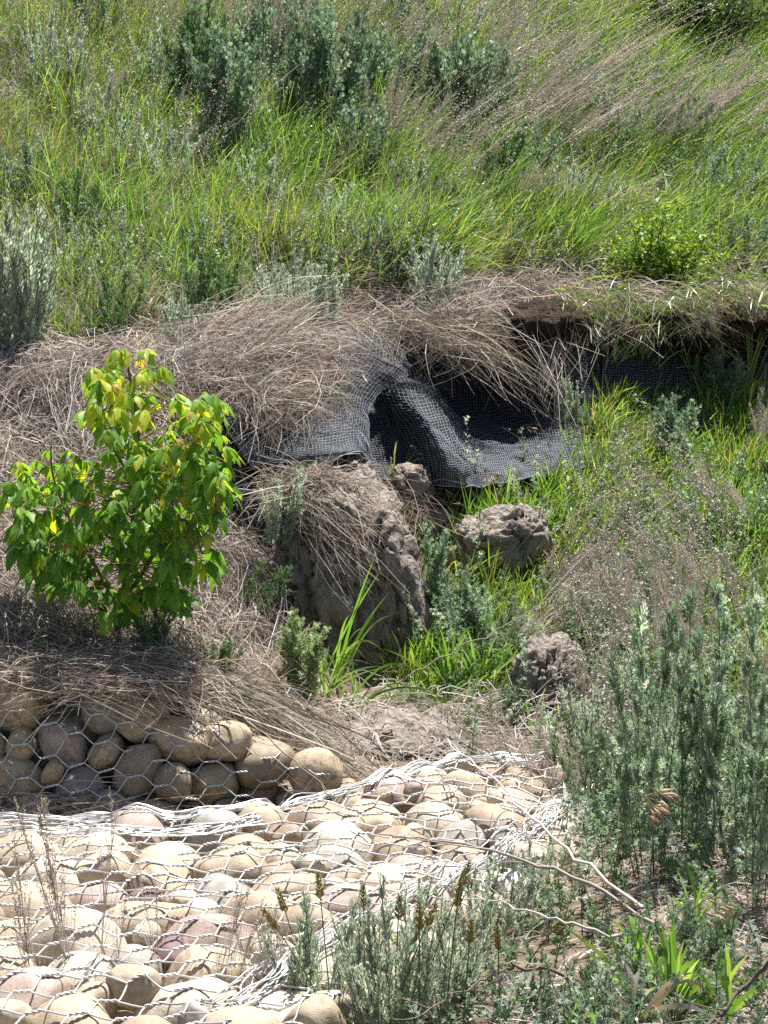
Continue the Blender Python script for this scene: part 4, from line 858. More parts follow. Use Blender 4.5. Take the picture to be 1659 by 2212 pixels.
# ------------------------------------------------------------------ wormwood, sage and dead stalks of the slope
HP = [  # kind, u, v, h, w, n, lean, label
 ('sage', 130, 200, 130, 130, 16, 0.0, 'silver-grey sage clump near the top left corner of the slope'),
 ('worm_green', 195, 95, 120, 110, 12, 0.0, 'dark green wormwood at the top edge above the silver sage'),
 ('worm_green', 420, 240, 190, 110, 13, 0.05, 'dark leafy wormwood over a black hollow, upper left of the slope'),
 ('worm', 495, 315, 190, 130, 14, 0.05, 'grey-green wormwood just below and right of the dark leafy one'),
 ('worm', 620, 95, 150, 120, 11, 0.1, 'grey-green wormwood at the top edge near the middle'),
 ('worm', 705, 285, 240, 150, 17, 0.1, 'large blue-green wormwood in the upper middle of the slope'),
 ('worm', 800, 240, 150, 100, 9, 0.2, 'smaller blue-green wormwood right beside the large one'),
 ('sage', 325, 385, 110, 190, 20, 0.05, 'wide silver sage clump on the left of the mid slope'),
 ('worm', 985, 285, 190, 110, 13, 0.1, 'tall blue-green wormwood above the brown weed in a dark gap'),
 ('worm', 1060, 260, 130, 100, 9, 0.2, 'blue-green wormwood with dead stalks leaning from it, upper right'),
 ('worm_green', 1075, 415, 140, 90, 9, 0.1, 'fresh green wormwood right of the dark gap'),
 ('worm_green', 940, 480, 110, 80, 7, 0.0, 'fresh green wormwood left below the dark gap'),
 ('worm', 1300, 320, 110, 110, 8, 0.25, 'sparse grey-green wormwood on the right of the mid slope'),
 ('worm', 1420, 330, 120, 90, 8, 0.25, 'thin grey-green wormwood among leaning grass at right'),
 ('worm', 1560, 430, 110, 120, 8, 0.2, 'pale green wormwood near the right edge of the mid slope'),
 ('sage', 1410, 55, 70, 110, 10, 0.1, 'pale sage beside the dark thicket at the top right'),
 ('worm', 880, 100, 130, 110, 9, 0.15, 'blue-green wormwood at the top edge right of the middle'),
 ('sage', 1070, 545, 90, 90, 10, 0.1, 'thin silver sage on the green slope above the dry mop'),
 ('sage', 45, 760, 250, 150, 26, 0.0, 'tall silver sage clump at the left edge of the bank'),
 ('sage', 395, 745, 105, 90, 13, 0.0, 'silver sage tuft above the top of the sapling'),
 ('sage', 610, 640, 90, 120, 12, 0.0, 'low silver sage left of the netting crest'),
 ('worm_green', 250, 720, 110, 110, 10, 0.0, 'green feathery weed left above the sapling'),
 ('worm_green', 450, 690, 120, 110, 10, 0.05, 'green wiry weed on the bank above the dry fan'),
 ('worm', 560, 190, 160, 110, 10, 0.1, 'grey-green wormwood between the dead stalks, upper middle left'),
 ('worm', 640, 260, 150, 110, 10, 0.1, 'grey-green wormwood hugging the left of the large blue-green one'),
 ('worm', 780, 380, 130, 110, 9, 0.1, 'grey-green wormwood below the large blue-green one'),
 ('worm', 900, 230, 150, 100, 9, 0.15, 'grey-green wormwood left of the tall blue-green one'),
 ('worm', 1150, 400, 120, 110, 9, 0.2, 'grey-green wormwood under the leaning sheaf'),
 ('worm', 1240, 250, 120, 100, 8, 0.3, 'grey-green wormwood in the grass right of the sheaf'),
 ('worm', 60, 420, 110, 110, 8, 0.0, 'grey-green wormwood at the left edge of the mid slope'),
 ('worm_green', 190, 480, 100, 110, 8, 0.0, 'green weed on the left mid slope'),
 ('worm', 450, 560, 100, 120, 9, 0.1, 'grey-green weed above the crest grass at the left'),
 ('sage', 820, 560, 90, 110, 9, 0.1, 'thin pale sage on the mid slope left of the bushy one'),
 ('worm', 1620, 560, 90, 110, 8, 0.1, 'pale green weed at the right edge above the bush'),
 ('sage', 240, 300, 100, 120, 11, 0.05, 'pale sage midway between the top left sage and the wide clump'),
 ('sage', 570, 440, 100, 120, 11, 0.1, 'pale sage on the open grass at the middle left'),
 ('sage', 720, 500, 90, 120, 11, 0.1, 'pale sage on the open grass straight above the netting'),
 ('sage', 890, 440, 100, 120, 11, 0.15, 'pale sage on the grass below the brown dead weed'),
 ('sage', 1210, 460, 100, 120, 11, 0.2, 'pale sage on the bright grass left above the rounded bush'),
 ('sage', 1490, 300, 100, 110, 10, 0.25, 'pale sage among the leaning stalks at the right'),
 ('sage', 330, 190, 110, 110, 10, 0.05, 'pale sage left of the dark leafy wormwood'),
 ('sage', 1010, 110, 110, 110, 10, 0.2, 'pale sage at the top edge above the leaning stalks'),
 ('sage', 1290, 470, 90, 110, 9, 0.2, 'smaller pale sage just left of the rounded bush'),
 ('sage', 120, 560, 90, 110, 9, 0.0, 'thin grey sage on the left slope above the tall clump'),
]
plant('sage', 695, 715, 165, 110, 18, 'silver sage on the lip at the top of the black netting', at=11.1)
plant('sage', 935, 690, 200, 150, 26, 'bushy silver sage on the lip above the shaded hollow', at=11.6)
plant('sage', 985, 770, 110, 90, 12, 'small silver sage rooted in the drooping grass of the hollow', at=11.5)
plant('sage', 590, 700, 150, 170, 18, 'broad pale sage on the crest left of the netting', at=11.0)
for k, u, v, h, w, n, ln, lab in HP: plant(k, u, v + 14, h * 1.45, w * 1.45, int(n * 1.35), lab, lean=(ln, 0), thick=0.9)
DP = [
 (300, 60, 120, 90, 7, 0.0, 'grey dead stalks at the top edge, left of the middle'),
 (400, 130, 150, 110, 9, 0.0, 'dense dead stalks behind the dark leafy wormwood'),
 (500, 130, 170, 120, 10, 0.05, 'dead brown stalks at the top edge over the grey-green wormwood'),
 (620, 190, 190, 110, 9, 0.15, 'dead stalks left of the large blue-green wormwood'),
 (730, 150, 150, 100, 8, 0.35, 'dead stalks rising behind the large blue-green wormwood'),
 (800, 210, 160, 110, 9, 0.55, 'leaning dead stalks right of the large blue-green wormwood'),
 (840, 130, 120, 100, 7, 0.5, 'dead stalks leaning right near the top middle'),
 (830, 330, 150, 130, 11, 0.3, 'wide grey dead weed left of the dark gap'),
 (900, 360, 120, 110, 9, 0.3, 'brown dead weed directly beside the dark gap'),
 (990, 385, 90, 60, 7, 0.45, 'compact brown dead weed hanging in the dark gap'),
 (1060, 160, 130, 90, 8, 0.5, 'dead stalks leaning right above the tall blue-green wormwood'),
 (1090, 290, 170, 120, 10, 0.7, 'broad sheaf of dead stalks leaning right, upper right of the slope'),
 (1160, 330, 160, 110, 9, 0.75, 'dead stalks leaning right below the broad sheaf'),
 (1180, 180, 120, 90, 7, 0.7, 'dead stalks leaning right near the upper right grass'),
 (1100, 450, 110, 80, 8, 0.5, 'short brown dead weed on the green slope below the sheaf'),
 (780, 470, 60, 100, 9, 1.5, 'flattened dead weed lying across the middle of the slope'),
 (1330, 330, 150, 100, 8, 0.7, 'thin dead stalks leaning over the right grass'),
 (1440, 330, 180, 100, 8, 0.75, 'long dead stalks leaning towards the right edge'),
 (1530, 180, 90, 80, 6, 0.8, 'dead stalks leaning below the dark thicket'),
 (1310, 210, 110, 80, 6, 0.6, 'dead stalks in the bright grass left of the thicket'),
 (1600, 300, 110, 90, 6, 0.7, 'dead stalks at the right edge of the upper slope'),
 (200, 260, 110, 110, 8, 0.1, 'grey dead stalks below the silver sage at upper left'),
 (60, 120, 90, 110, 7, 0.2, 'dead seed stalks in the top left corner'),
 (390, 340, 80, 120, 9, 0.4, 'pale dead weed mat right of the wide silver sage'),
 (560, 560, 90, 120, 8, 0.5, 'dead stalks on the slope above the dry fan'),
 (350, 470, 70, 90, 6, 0.2, 'short dead weed on the left mid slope'),
 (980, 660, 80, 90, 9, 0.3, 'rusty dead weed beside the bushy silver sage'),
 (220, 700, 90, 120, 8, -0.3, 'dead stalks right of the tall silver sage'),
]
for u, v, h, w, n, ln, lab in DP: plant('dead', u, v + 14, h * 1.5, w * 1.6, int(n * 1.15), lab, lean=(ln * 1.35, 0), thick=0.7)
plant('dead_shade', 1460, 20, 110, 150, 16, 'tangled dead thicket coloured dark as deep shade in the top right corner', lean=(0.1, 0), name='shade_thicket', cat='thicket')  # dark tones stand in for the deep shade of this corner
plant('dead_shade', 1560, 60, 120, 150, 14, 'dead thicket with brown tips, coloured dark as shade, at the right of the corner', lean=(0.0, 0), name='shade_thicket', cat='thicket')
plant('worm_green', 1600, 100, 110, 120, 12, 'dark green weed below the corner thicket')

def zone(*bl): return lambda u, v: np.clip(sum(w * blob(u, v, a, b, c, d) for (a, b, c, d, w) in bl), 0, 1)
hillz = lambda u, v: np.clip(zone((550, 160, 330, 170, 1), (1000, 250, 260, 200, 1), (330, 350, 240, 90, 0.6), (1350, 300, 300, 130, 0.6), (200, 620, 260, 90, 0.6), (650, 620, 200, 60, 0.7), (1000, 590, 160, 50, 0.6), (120, 150, 150, 120, 0.6), (1580, 480, 160, 90, 0.6))(u, v), 0.06, 1) * (v < lip(u) + 10)
sprigs(1900, (-150, 1820), (-150, 740), hillz, (80, 190), lambda u, v: lean_hill(u, v) * 0.5, 'mixed', 'hillside_weeds', 'tangle of thin silvery weed stems mixed through the hillside grass', 26, 0.019)
sprigs(850, (-150, 1820), (-150, 740), lambda u, v: np.clip(1.1 * zone((550, 110, 260, 130, 1), (1000, 180, 220, 150, 1), (1180, 280, 140, 90, 0.8), (1400, 300, 200, 80, 0.35), (400, 350, 120, 50, 0.6), (880, 400, 160, 80, 0.8), (600, 600, 200, 60, 0.5), (60, 100, 150, 90, 0.5))(u, v), 0.04, 1) * (v < lip(u)), (110, 240), lambda u, v: 0.15 + 1.1 * np.clip((u - 450) / 700, 0, 1), 'dead', 'hillside_stalks', 'haze of thin dead seed stalks leaning over the hillside grass', 38, 0.0075)
sprigs(900, (860, 1800), (1000, 1960), zone((985, 1400, 70, 80, 1), (1060, 1440, 60, 50, 0.8), (1480, 1130, 200, 110, 0.5), (1500, 1650, 240, 230, 0.55), (1010, 1085, 90, 18, 0.5), (1330, 1750, 90, 90, 1), (1350, 1400, 150, 120, 0.6)), (80, 190), lambda u, v: 0 * u, 'mixed', 'gully_weeds', 'tangle of leafy silvery weed stems among the gully plants', 34, 0.024)
sprigs(230, (1000, 1800), (1150, 1900), zone((1250, 1320, 190, 110, 1), (1450, 1450, 240, 200, 1), (1300, 1700, 120, 90, 0.7), (1600, 1250, 150, 120, 0.8)), (170, 380), lambda u, v: np.clip((1330 - u) / 250, -0.7, 0.9), 'dead', 'gully_stalks', 'haze of thin dead seed stalks crossing over the gully', 50, 0.0058)
sprigs(330, (560, 1800), (1880, 2330), lambda u, v: zone((1450, 2120, 260, 110, 0.7), (1130, 1990, 90, 60, 1), (800, 2200, 200, 90, 1.0), (1300, 2230, 250, 50, 0.8))(u, v) * ~((v < 2200) & inside(mpoly_px, u, v)), (60, 170), lambda u, v: 0 * u, 'mixed', 'foreground_weeds', 'low thin weed stems scattered on the near ground', 26, 0.020)

# ------------------------------------------------------------------ gully and near plants
NP = [
 ('sage', 1222, 950, 150, 62, 12, 0.0, 'slim silver sage at the right edge of the sagging netting'),
 ('worm', 1440, 1020, 190, 110, 13, 0.0, 'silvery leafy wormwood standing in the gully grass at right'),
 ('worm', 1560, 900, 190, 110, 10, 0.0, 'leafy wormwood rising against the dark netting at far right'),
 ('worm', 1340, 1180, 120, 100, 8, 0.0, 'low leafy wormwood behind the leaning dead stalks'),
 ('sage', 850, 1070, 90, 70, 8, 0.1, 'thin sage tuft between netting and clay pillar'),
 ('feather', 335, 1430, 160, 120, 13, 0.1, 'feathery grey-green sage at the foot of the sapling'),
 ('leafy', 640, 1510, 200, 110, 12, 0.15, 'pale yellow-green leafy wormwood before the clay bank'),
 ('worm_green', 480, 1470, 120, 110, 9, 0.1, 'green lobed-leaf weed right of the sapling foot'),
 ('worm_green', 530, 1330, 160, 110, 6, 0.5, 'sparse green weed reaching right over the brown mat'),
 ('leafy', 880, 1535, 80, 80, 7, 0.0, 'small feathery green weed at the foot of the clay prow'),
 ('worm', 925, 1370, 260, 90, 9, 0.05, 'tall silvery wormwood right against the clay prow'),
 ('worm', 1000, 1410, 210, 120, 11, 0.05, 'leafy silvery wormwood left of the clay boulder'),
 ('worm', 1090, 1430, 160, 110, 9, 0.0, 'leafy wormwood behind the rounded clay boulder'),
 ('worm', 1010, 1090, 110, 100, 8, 0.0, 'leafy wormwood below the hem of the sagging netting'),
 ('worm', 1100, 1575, 130, 80, 5, 0.0, 'thin silvery wormwood in front of the rounded boulder'),
 ('sage', 1270, 1720, 280, 110, 13, 0.0, 'whitish sage left of the tall wormwood thicket'),
 ('feather', 1300, 1800, 250, 220, 12, 0.0, 'blue-green feathery wormwood at the right corner of the mattress'),
 ('tall', 1420, 1900, 740, 240, 7, 0.0, 'tall green wormwood with a pale tip, left in the right-hand thicket'),
 ('tall', 1500, 1830, 640, 280, 8, 0.0, 'dense dark green wormwood in the middle of the right-hand thicket'),
 ('tall', 1590, 1860, 690, 260, 8, 0.0, 'tall wormwood at the right edge of the thicket'),
 ('tall', 1640, 1960, 720, 200, 7, 0.0, 'wormwood cut by the right edge of the picture'),
 ('feather', 1380, 1760, 270, 220, 11, 0.0, 'shorter feathery wormwood at the left foot of the thicket'),
 ('sage', 1340, 1620, 260, 90, 8, 0.0, 'thin grey sage behind the whitish sage'),
 ('sage', 1120, 1960, 170, 190, 14, 0.0, 'small silver sage at the lower right edge of the mattress'),
 ('sage', 1200, 1900, 130, 90, 9, 0.0, 'wispy silver sage before the sandy patch'),
 ('sage', 690, 2240, 360, 260, 22, 0.0, 'silver-green sage at the bottom left of the seed-spike grass'),
 ('sage', 840, 2250, 390, 280, 26, 0.0, 'silver-green sage at the bottom under the seed spikes'),
 ('sage', 960, 2190, 280, 260, 24, 0.05, 'silver-green sage at the bottom right of the seed spikes'),
 ('sage', 1040, 2060, 220, 220, 15, 0.0, 'open silver sage between mattress edge and sandy patch'),
 ('feather', 300, 2230, 190, 60, 5, -0.25, 'single bright green feathery weed before the cobbles'),
 ('worm_green', 1260, 2150, 110, 110, 9, 0.0, 'small green weed at the near side of the sandy patch'),
 ('worm_green', 1310, 2060, 100, 110, 9, 0.0, 'small green weed right of the sandy patch'),
 ('sage', 1150, 2200, 120, 130, 9, 0.0, 'low silver sage at the bottom edge beside the sandy patch'),
 ('feather', 1540, 2080, 200, 170, 10, 0.0, 'bushy green weed behind the lower right grass'),
 ('worm_green', 90, 2240, 70, 70, 4, 0.0, 'tiny green weed at the bottom left corner'),
]
plant('sage', 600, 1165, 170, 150, 24, 'pale silver sage on the shoulder of the clay bank', at=9.35, lean=(0.1, 0))
for k, u, v, h, w, n, ln, lab in NP: plant(k, u, v, h, w, n, lab, lean=(ln, 0), thick=0.62 if h > 500 else 0.75 if h > 210 else 1.0)
DN = [
 ('dead', 1140, 1330, 200, 160, 11, 1.15, 'dead stalks leaning right above the rounded boulder'),
 ('dead', 1060, 1440, 240, 120, 7, 1.4, 'dead wormwood sweeping right across the gully'),
 ('dead', 1180, 1260, 150, 150, 9, 1.0, 'greyish dead weed right of the large clay clod'),
 ('dead', 1330, 1420, 330, 170, 8, -0.2, 'dead seed stalks behind the whitish sage'),
 ('dead', 1420, 1500, 400, 160, 8, -0.1, 'tall dead stalks at the back of the right thicket'),
 ('dead', 1520, 1560, 520, 160, 12, -0.15, 'tallest dead stalks rising from the right thicket'),
 ('dead', 1600, 1350, 280, 180, 9, -1.0, 'dead stalks leaning left at the right edge'),
 ('dead', 1640, 1180, 230, 130, 7, -0.8, 'dead stalks arching left over the gully grass'),
 ('dead', 1650, 1000, 190, 100, 7, -0.1, 'brown dead stalks at the right edge below the dark netting'),
 ('dead', 1620, 1650, 470, 90, 5, -0.05, 'dark upright dead stalks at the right edge'),
 ('dead', 1270, 1560, 260, 110, 8, 0.1, 'fine dead stalks right of the rounded boulder'),
 ('dead_fine', 1200, 1720, 260, 200, 9, -0.5, 'white dead stalks leaning left over the mattress corner'),
 ('dead_fine', 1290, 1760, 240, 160, 9, -0.4, 'white dead stalks beside the whitish sage'),
 ('dead_fine', 1110, 1900, 170, 110, 7, 0.0, 'fine dead stalks at the edge of the cobbles'),
 ('dead', 170, 2260, 760, 60, 3, -0.12, 'thin dark dead stalk crossing the cobbles at the left'),
 ('dead', 90, 2240, 620, 60, 3, -0.18, 'dead stalk with a seed head at the lower left edge'),
 ('dead_fine', 240, 2240, 600, 60, 2, 0.05, 'thin dead stalk before the left cobbles'),
 ('dead_fine', 470, 2250, 400, 190, 9, 0.15, 'fine dead branching weed at the bottom before the cobbles'),
 ('dead_fine', 590, 2240, 360, 140, 8, -0.1, 'fine dead weed left of the silver-green sage'),
 ('dead_fine', 400, 2230, 560, 50, 2, -0.2, 'slender dead stalk leaning left over the middle cobbles'),
]
for k, u, v, h, w, n, ln, lab in DN: plant(k, u, v, h, w, n, lab, lean=(ln, 0), thick=0.5 if h > 380 else 0.85)

# ------------------------------------------------------------------ broad-bladed grass tufts, seed spikes, brome heads
def tuft(u, v, specs, label, pal=G_BR, wid=0.006, k=9, at=None):
    """specs: (du, dv, arch) blade tips relative to the foot in layout pixels; every blade is a part"""
    if at is None: p, d = hit(np.array(u), np.array(v)); d = float(d)
    else: p = W(u, v, at); d = at
    root = empty('grass_tuft', p); m = d * S / F
    for du, dv, arch in specs:
        a = np.array([rng.normal() * 0.012, rng.normal() * 0.012, -0.01]); e = np.array([du * m, rng.normal() * 0.05 - 0.02, -dv * m])
        ln = np.linalg.norm(e); mid = a + (e - a) * 0.5 + np.array([-np.sign(du) * 0.05 * ln, 0, arch * ln])
        P = bez(a[None], mid[None], e[None], k); c = pick(pal, 1)
        mb = MB(); wp_ = np.interp(np.linspace(0, 1, k), [0, 0.25, 0.7, 1], [0.55, 1.0, 0.75, 0.05])
        ribbons(mb, P, wid * rng.uniform(0.7, 1.15) * wp_[None], c * 0.9, c * 1.1, np.array([[rng.normal() * 0.4, -1.0, 0.5]]))
        mb.obj('blade', M['grass'], root)
    return tag(root, label, 'grass')
def fan(n, h, w, arch=0.25, down=0.3):
    out = []
    for _ in range(n):
        x = rng.normal() * w; y = -h * rng.uniform(0.5, 1.05) * (1 - 0.3 * min(1, abs(x) / (2 * w)))
        if rng.random() < down: x *= 1.5; y *= 0.5
        out.append((x, y, arch * rng.uniform(0.3, 1.8) + (0.5 if rng.random() < down else 0)))
    return out
tuft(725, 1470, [(85, -290, 0.02), (95, -260, 0.03), (115, -200, 0.1), (60, -110, 0.5), (100, -80, 0.75), (30, -150, 0.35), (120, -150, 0.35), (-40, -80, 0.4), (20, -60, 0.6), (75, -230, 0.05)], 'broad-bladed green grass tuft arching before the clay bank', wid=0.0052)
tuft(700, 1500, fan(16, 130, 70, 0.2), 'low green grass tuft at the foot of the clay bank', wid=0.0035)
tuft(760, 1530, fan(14, 100, 80, 0.25), 'sprawling green grass right of the pale leafy wormwood', wid=0.0035)
tuft(970, 1500, fan(26, 170, 60, 0.12, 0.15), 'upright bright grass tuft in the middle of the gully', wid=0.0042)
tuft(1030, 1490, fan(22, 160, 60, 0.12, 0.15), 'bright grass tuft left of the rounded boulder', wid=0.0042)
tuft(1450, 2190, fan(34, 210, 60, 0.1, 0.12), 'broad green grass tuft in the lower right corner', wid=0.0052)
tuft(1380, 2130, fan(22, 170, 60, 0.12, 0.15), 'broad green grass at the edge of the sandy patch', wid=0.0048)
tuft(1560, 2200, fan(16, 190, 70, 0.15, 0.2), 'green grass at the right edge of the bottom corner', wid=0.0055)
tuft(1250, 2240, fan(10, 110, 60, 0.2, 0.2), 'short broad grass at the bottom edge', wid=0.005)
tuft(1500, 2010, fan(12, 150, 60, 0.15, 0.2), 'thin grass at the foot of the right thicket', wid=0.0040)
tuft(1380, 2230, fan(16, 130, 80, 0.3, 0.4), 'withered pale grass clump in the lower right corner', [(0.46, 0.40, 0.34), (0.52, 0.47, 0.41), (0.38, 0.29, 0.2)], 0.0045)
tuft(1110, 900, fan(14, 110, 60, 0.2, 0.3), 'grass tuft growing through the sagging netting', wid=0.0036)
tuft(1240, 800, fan(18, 130, 60, 0.2, 0.3), 'grass tuft on the netted bank right of the dry mop', wid=0.0036)
tuft(1310, 820, fan(26, 160, 60, 0.2, 0.3), 'grass tuft on the netted bank under the green bush', wid=0.0036)
tuft(1385, 840, fan(26, 170, 60, 0.2, 0.3), 'grass tuft before the dark netting right of the bush', wid=0.0036)
tuft(1500, 850, fan(20, 180, 60, 0.2, 0.3), 'sparse grass tuft in the dark shade at right', wid=0.0032)
tuft(1620, 850, fan(20, 190, 60, 0.2, 0.3), 'sparse grass tuft at the right edge in the shade', wid=0.0032)
tuft(850, 1070, fan(12, 120, 40, 0.15, 0.3), 'yellowing grass tuft between netting and clay pillar', G_YE + G_TAN[:1], 0.003)
def spike(u, v, tu, tv, label, at=None, col=(0.42, 0.36, 0.11), headlen=58):
    p, d = hit(np.array(u), np.array(v)); d = float(d); m = d * S / F
    root = empty('spike_grass', p); e = np.array([(tu - u) * m, -0.03, -(tv - v) * m * 1.0]); L = np.linalg.norm(e)
    P = bez(np.zeros((1, 3)), (e * 0.5 + [0, 0, 0.03])[None], e[None], 12)
    mb = MB(); tubes(mb, P, np.linspace(0.0016, 0.0009, 12)[None], 4, np.array([(0.12, 0.17, 0.05)])); mb.obj('stalk', M['stem'], root)
    hl = headlen * m; dr = nz(P[0, -1] - P[0, -3]); n = 34; t = np.linspace(0, 1, n); side = nz(np.cross(dr, [0.1, 1, 0.2]))
    pos = P[0, -1] - dr * hl * (1 - t)[:, None]; sg = np.where(np.arange(n) % 2, 1, -1)[:, None]
    dv = nz(dr * 1.0 + side * sg * 0.75 + rng.normal(size=(n, 3)) * 0.15)
    mb = MB(); stamp(mb, OCT[0] * [0.28, 1, 0.28], None, OCT[1], pos, dv, 0.0135 * (1.1 - 0.5 * t), pick([col, (0.34, 0.33, 0.09), (0.46, 0.36, 0.14)], n)); tag(mb.obj('seed_head', M['dry'], root), kind='stuff')
    n = 2; return tag(root, label, 'grass')
SP_ = [(690, 2240, 605, 1890, 'leftmost brown seed spike before the cobbles'), (720, 2250, 690, 1855, 'tall twin-looking seed spike left of the others'), (790, 2240, 785, 1880, 'straight seed spike over the middle of the sage'),
       (850, 2250, 862, 1905, 'slim green-gold seed spike in the centre bottom'), (880, 2250, 1010, 1830, 'longest seed spike leaning right'), (905, 2230, 905, 1930, 'short seed spike right of the slim one'),
       (830, 2260, 940, 1920, 'seed spike crossing under the longest one'), (1000, 2230, 1015, 1960, 'seed spike at the right of the sage clumps'), (960, 2230, 990, 1875, 'second spike close beside the longest one'),
       (1080, 2200, 1070, 1980, 'low seed spike before the open sage'), (740, 2260, 575, 1935, 'small brown seed spike leaning far left'), (1120, 2120, 1225, 1960, 'short thick seed spike by the sandy patch')]
for a in SP_: spike(*a)
def brome(u, v, tu, tv, label):
    p, d = hit(np.array(u), np.array(v)); d = float(d); m = d * S / F
    root = empty('brome_grass', p); e = np.array([(tu - u) * m, -0.03, -(tv - v) * m])
    P = bez(np.zeros((1, 3)), (e * 0.55 + [-0.04, 0, 0.06])[None], e[None], 12); mb = MB(); tubes(mb, P, 0.0013, 4, np.array([(0.20, 0.20, 0.08)])); mb.obj('stalk', M['stem'], root)
    n = 11; t = rng.uniform(0.80, 1, n); idx = np.clip((t * 11).astype(int), 0, 11); b = P[0, idx]; dv = nz(np.c_[np.full(n, 0.8) + rng.normal(size=n) * 0.3, rng.normal(size=n) * 0.3, -0.45 + rng.normal(size=n) * 0.3]); en = b + dv * 0.03
    mb = MB(); tubes(mb, bez(b, b + dv * 0.015, en, 3), 0.0005, 3, np.array([(0.4, 0.32, 0.2)] * n)); stamp(mb, OCT[0] * [0.22, 1, 0.22], None, OCT[1], en, dv, 0.034 * rng.uniform(0.8, 1.2, n), pick([(0.52, 0.40, 0.28), (0.58, 0.47, 0.34), (0.45, 0.33, 0.22)], n)); tag(mb.obj('seed_head', M['dry'], root), kind='stuff')
    return tag(root, label, 'grass')
brome(1300, 1990, 1410, 1660, 'tan drooping brome head at the left of the thicket'); brome(1440, 2150, 1530, 1910, 'tan drooping brome head above the lower right grass')
brome(1320, 1960, 1395, 1700, 'second brome head just below the left one'); brome(1010, 1100, 1060, 1010, 'small brome head under the netting hem'); brome(1130, 980, 1140, 915, 'small pale brome head on the sagging netting')

# ------------------------------------------------------------------ long fallen stalks
def stick(path, r, label, name='dead_stalk', twigs=6, col=(0.36, 0.31, 0.26)):
    P = np.array([W(*q) for q in path]); K = 22; C = catmull(P, K); root = empty(name, C[0]); C = C - C[0]
    C = C + 0.004 * rng.normal(size=C.shape); mb = MB(); tubes(mb, C[None], np.linspace(r, r * 0.4, K)[None], 6, np.array([col])); mb.obj('stalk', M['stem'], root)
    for i in range(twigs):
        j = int(rng.integers(K // 3, K - 2)); b = C[j]; dv = nz(C[min(j + 2, K - 1)] - C[j - 1]) + rng.normal(size=3) * 0.45; e = b + nz(dv) * rng.uniform(0.08, 0.22)
        mb = MB(); tubes(mb, bez(b[None], ((b + e) / 2 + rng.normal(size=3) * 0.012)[None], e[None], 5), np.linspace(r * 0.45, r * 0.15, 5)[None], 4, np.array([col]) * 1.1); mb.obj('twig', M['stem'], root)
    return tag(root, label, 'dead stalk')
stick([(1430, 2010, 5.6), (1260, 1905, 5.75), (1080, 1840, 5.9), (940, 1815, 6.1), (820, 1800, 6.2)], 0.0045, 'long dark dead stalk lying diagonally over the mattress edge')
stick([(1390, 1960, 5.7), (1240, 1850, 6.0), (1140, 1760, 6.4), (1060, 1680, 6.9), (960, 1600, 7.4)], 0.0040, 'long pale dead stalk running up from the sandy patch to the ledge', col=(0.5, 0.45, 0.4))
stick([(1340, 2020, 5.3), (1200, 1990, 5.3), (1080, 1950, 5.5), (1000, 1940, 5.6)], 0.003, 'thin bleached stalk lying before the silver sage', col=(0.48, 0.44, 0.4), twigs=3)
stick([(1250, 2120, 5.0), (1140, 2090, 5.05), (1050, 2110, 5.0), (900, 2200, 4.8)], 0.0035, 'dark curved twig lying on the sandy patch', col=(0.17, 0.13, 0.1), twigs=4)
stick([(1659, 2080, 4.9), (1590, 2150, 4.9), (1520, 2230, 4.8), (1490, 2300, 4.7)], 0.0045, 'dark forked branch in the bottom right corner', 'dead_branch', 4, (0.13, 0.10, 0.08))
stick([(850, 1480, 8.8), (950, 1420, 8.85), (1050, 1370, 8.9), (1180, 1300, 9.1)], 0.003, 'thin dead stalk slanting up across the gully plants', twigs=3, col=(0.3, 0.25, 0.2))
stick([(440, 1460, 7.6), (540, 1560, 7.45), (640, 1650, 7.35), (720, 1720, 7.2)], 0.003, 'straight dead stalk laid across the upright gabion', twigs=2, col=(0.25, 0.2, 0.16))

# ------------------------------------------------------------------ box elder sapling
def leaflet_mesh(k):
    n = 7; y = np.linspace(0, 1, n); wpf = np.array([0.015, 0.13, 0.19, 0.19, 0.15, 0.085, 0.0]) * rng.uniform(0.85, 1.15)
    ser = np.array([0, 0.02, -0.02, 0.03, -0.02, 0.02, 0]); curl = -0.30 * y ** 2 * rng.uniform(0.5, 1.5); fold = 0.30 * rng.uniform(0.4, 1.2)
    V = []
    for i in range(n):
        w = wpf[i] + ser[i]; zz = curl[i]
        V += [(-w, y[i] - 0.02, zz + w * fold + 0.015 * (-1) ** i), (-w * 0.5, y[i], zz + w * fold * 0.55 + 0.012), (0, y[i] + 0.01, zz), (w * 0.5, y[i], zz + w * fold * 0.55 + 0.012), (w, y[i] - 0.02, zz + w * fold + 0.015 * (-1) ** i)]
    Qs = [(a * 5 + b, a * 5 + b + 1, a * 5 + b + 6, a * 5 + b + 5) for a in range(n - 1) for b in range(4)]
    return np.array(V), np.array(Qs)
LT = [leaflet_mesh(k) for k in range(5)]
LPAL = {'green': (0.12, 0.27, 0.035), 'mid': (0.22, 0.39, 0.04), 'lime': (0.46, 0.52, 0.045), 'gold': (0.48, 0.38, 0.07), 'copper': (0.50, 0.26, 0.10)}
LM = {c: [MB().add(v * 1.0, q, None, col).mesh('leaflet_' + c, M['sap']) for v, q in LT] for c, col in LPAL.items()}
tb, td = hit(np.array(245.0), np.array(1405.0)); td = float(td)
sroot = empty('box_elder_sapling', tb); tag(sroot, 'box elder sapling with bright lime leaves and coppery tips on the left bank', 'sapling')
SB = np.array(tb)
def sp_path(pts): return catmull(np.array([W(u, v, td + dd) - SB for u, v, dd in pts]), 16)
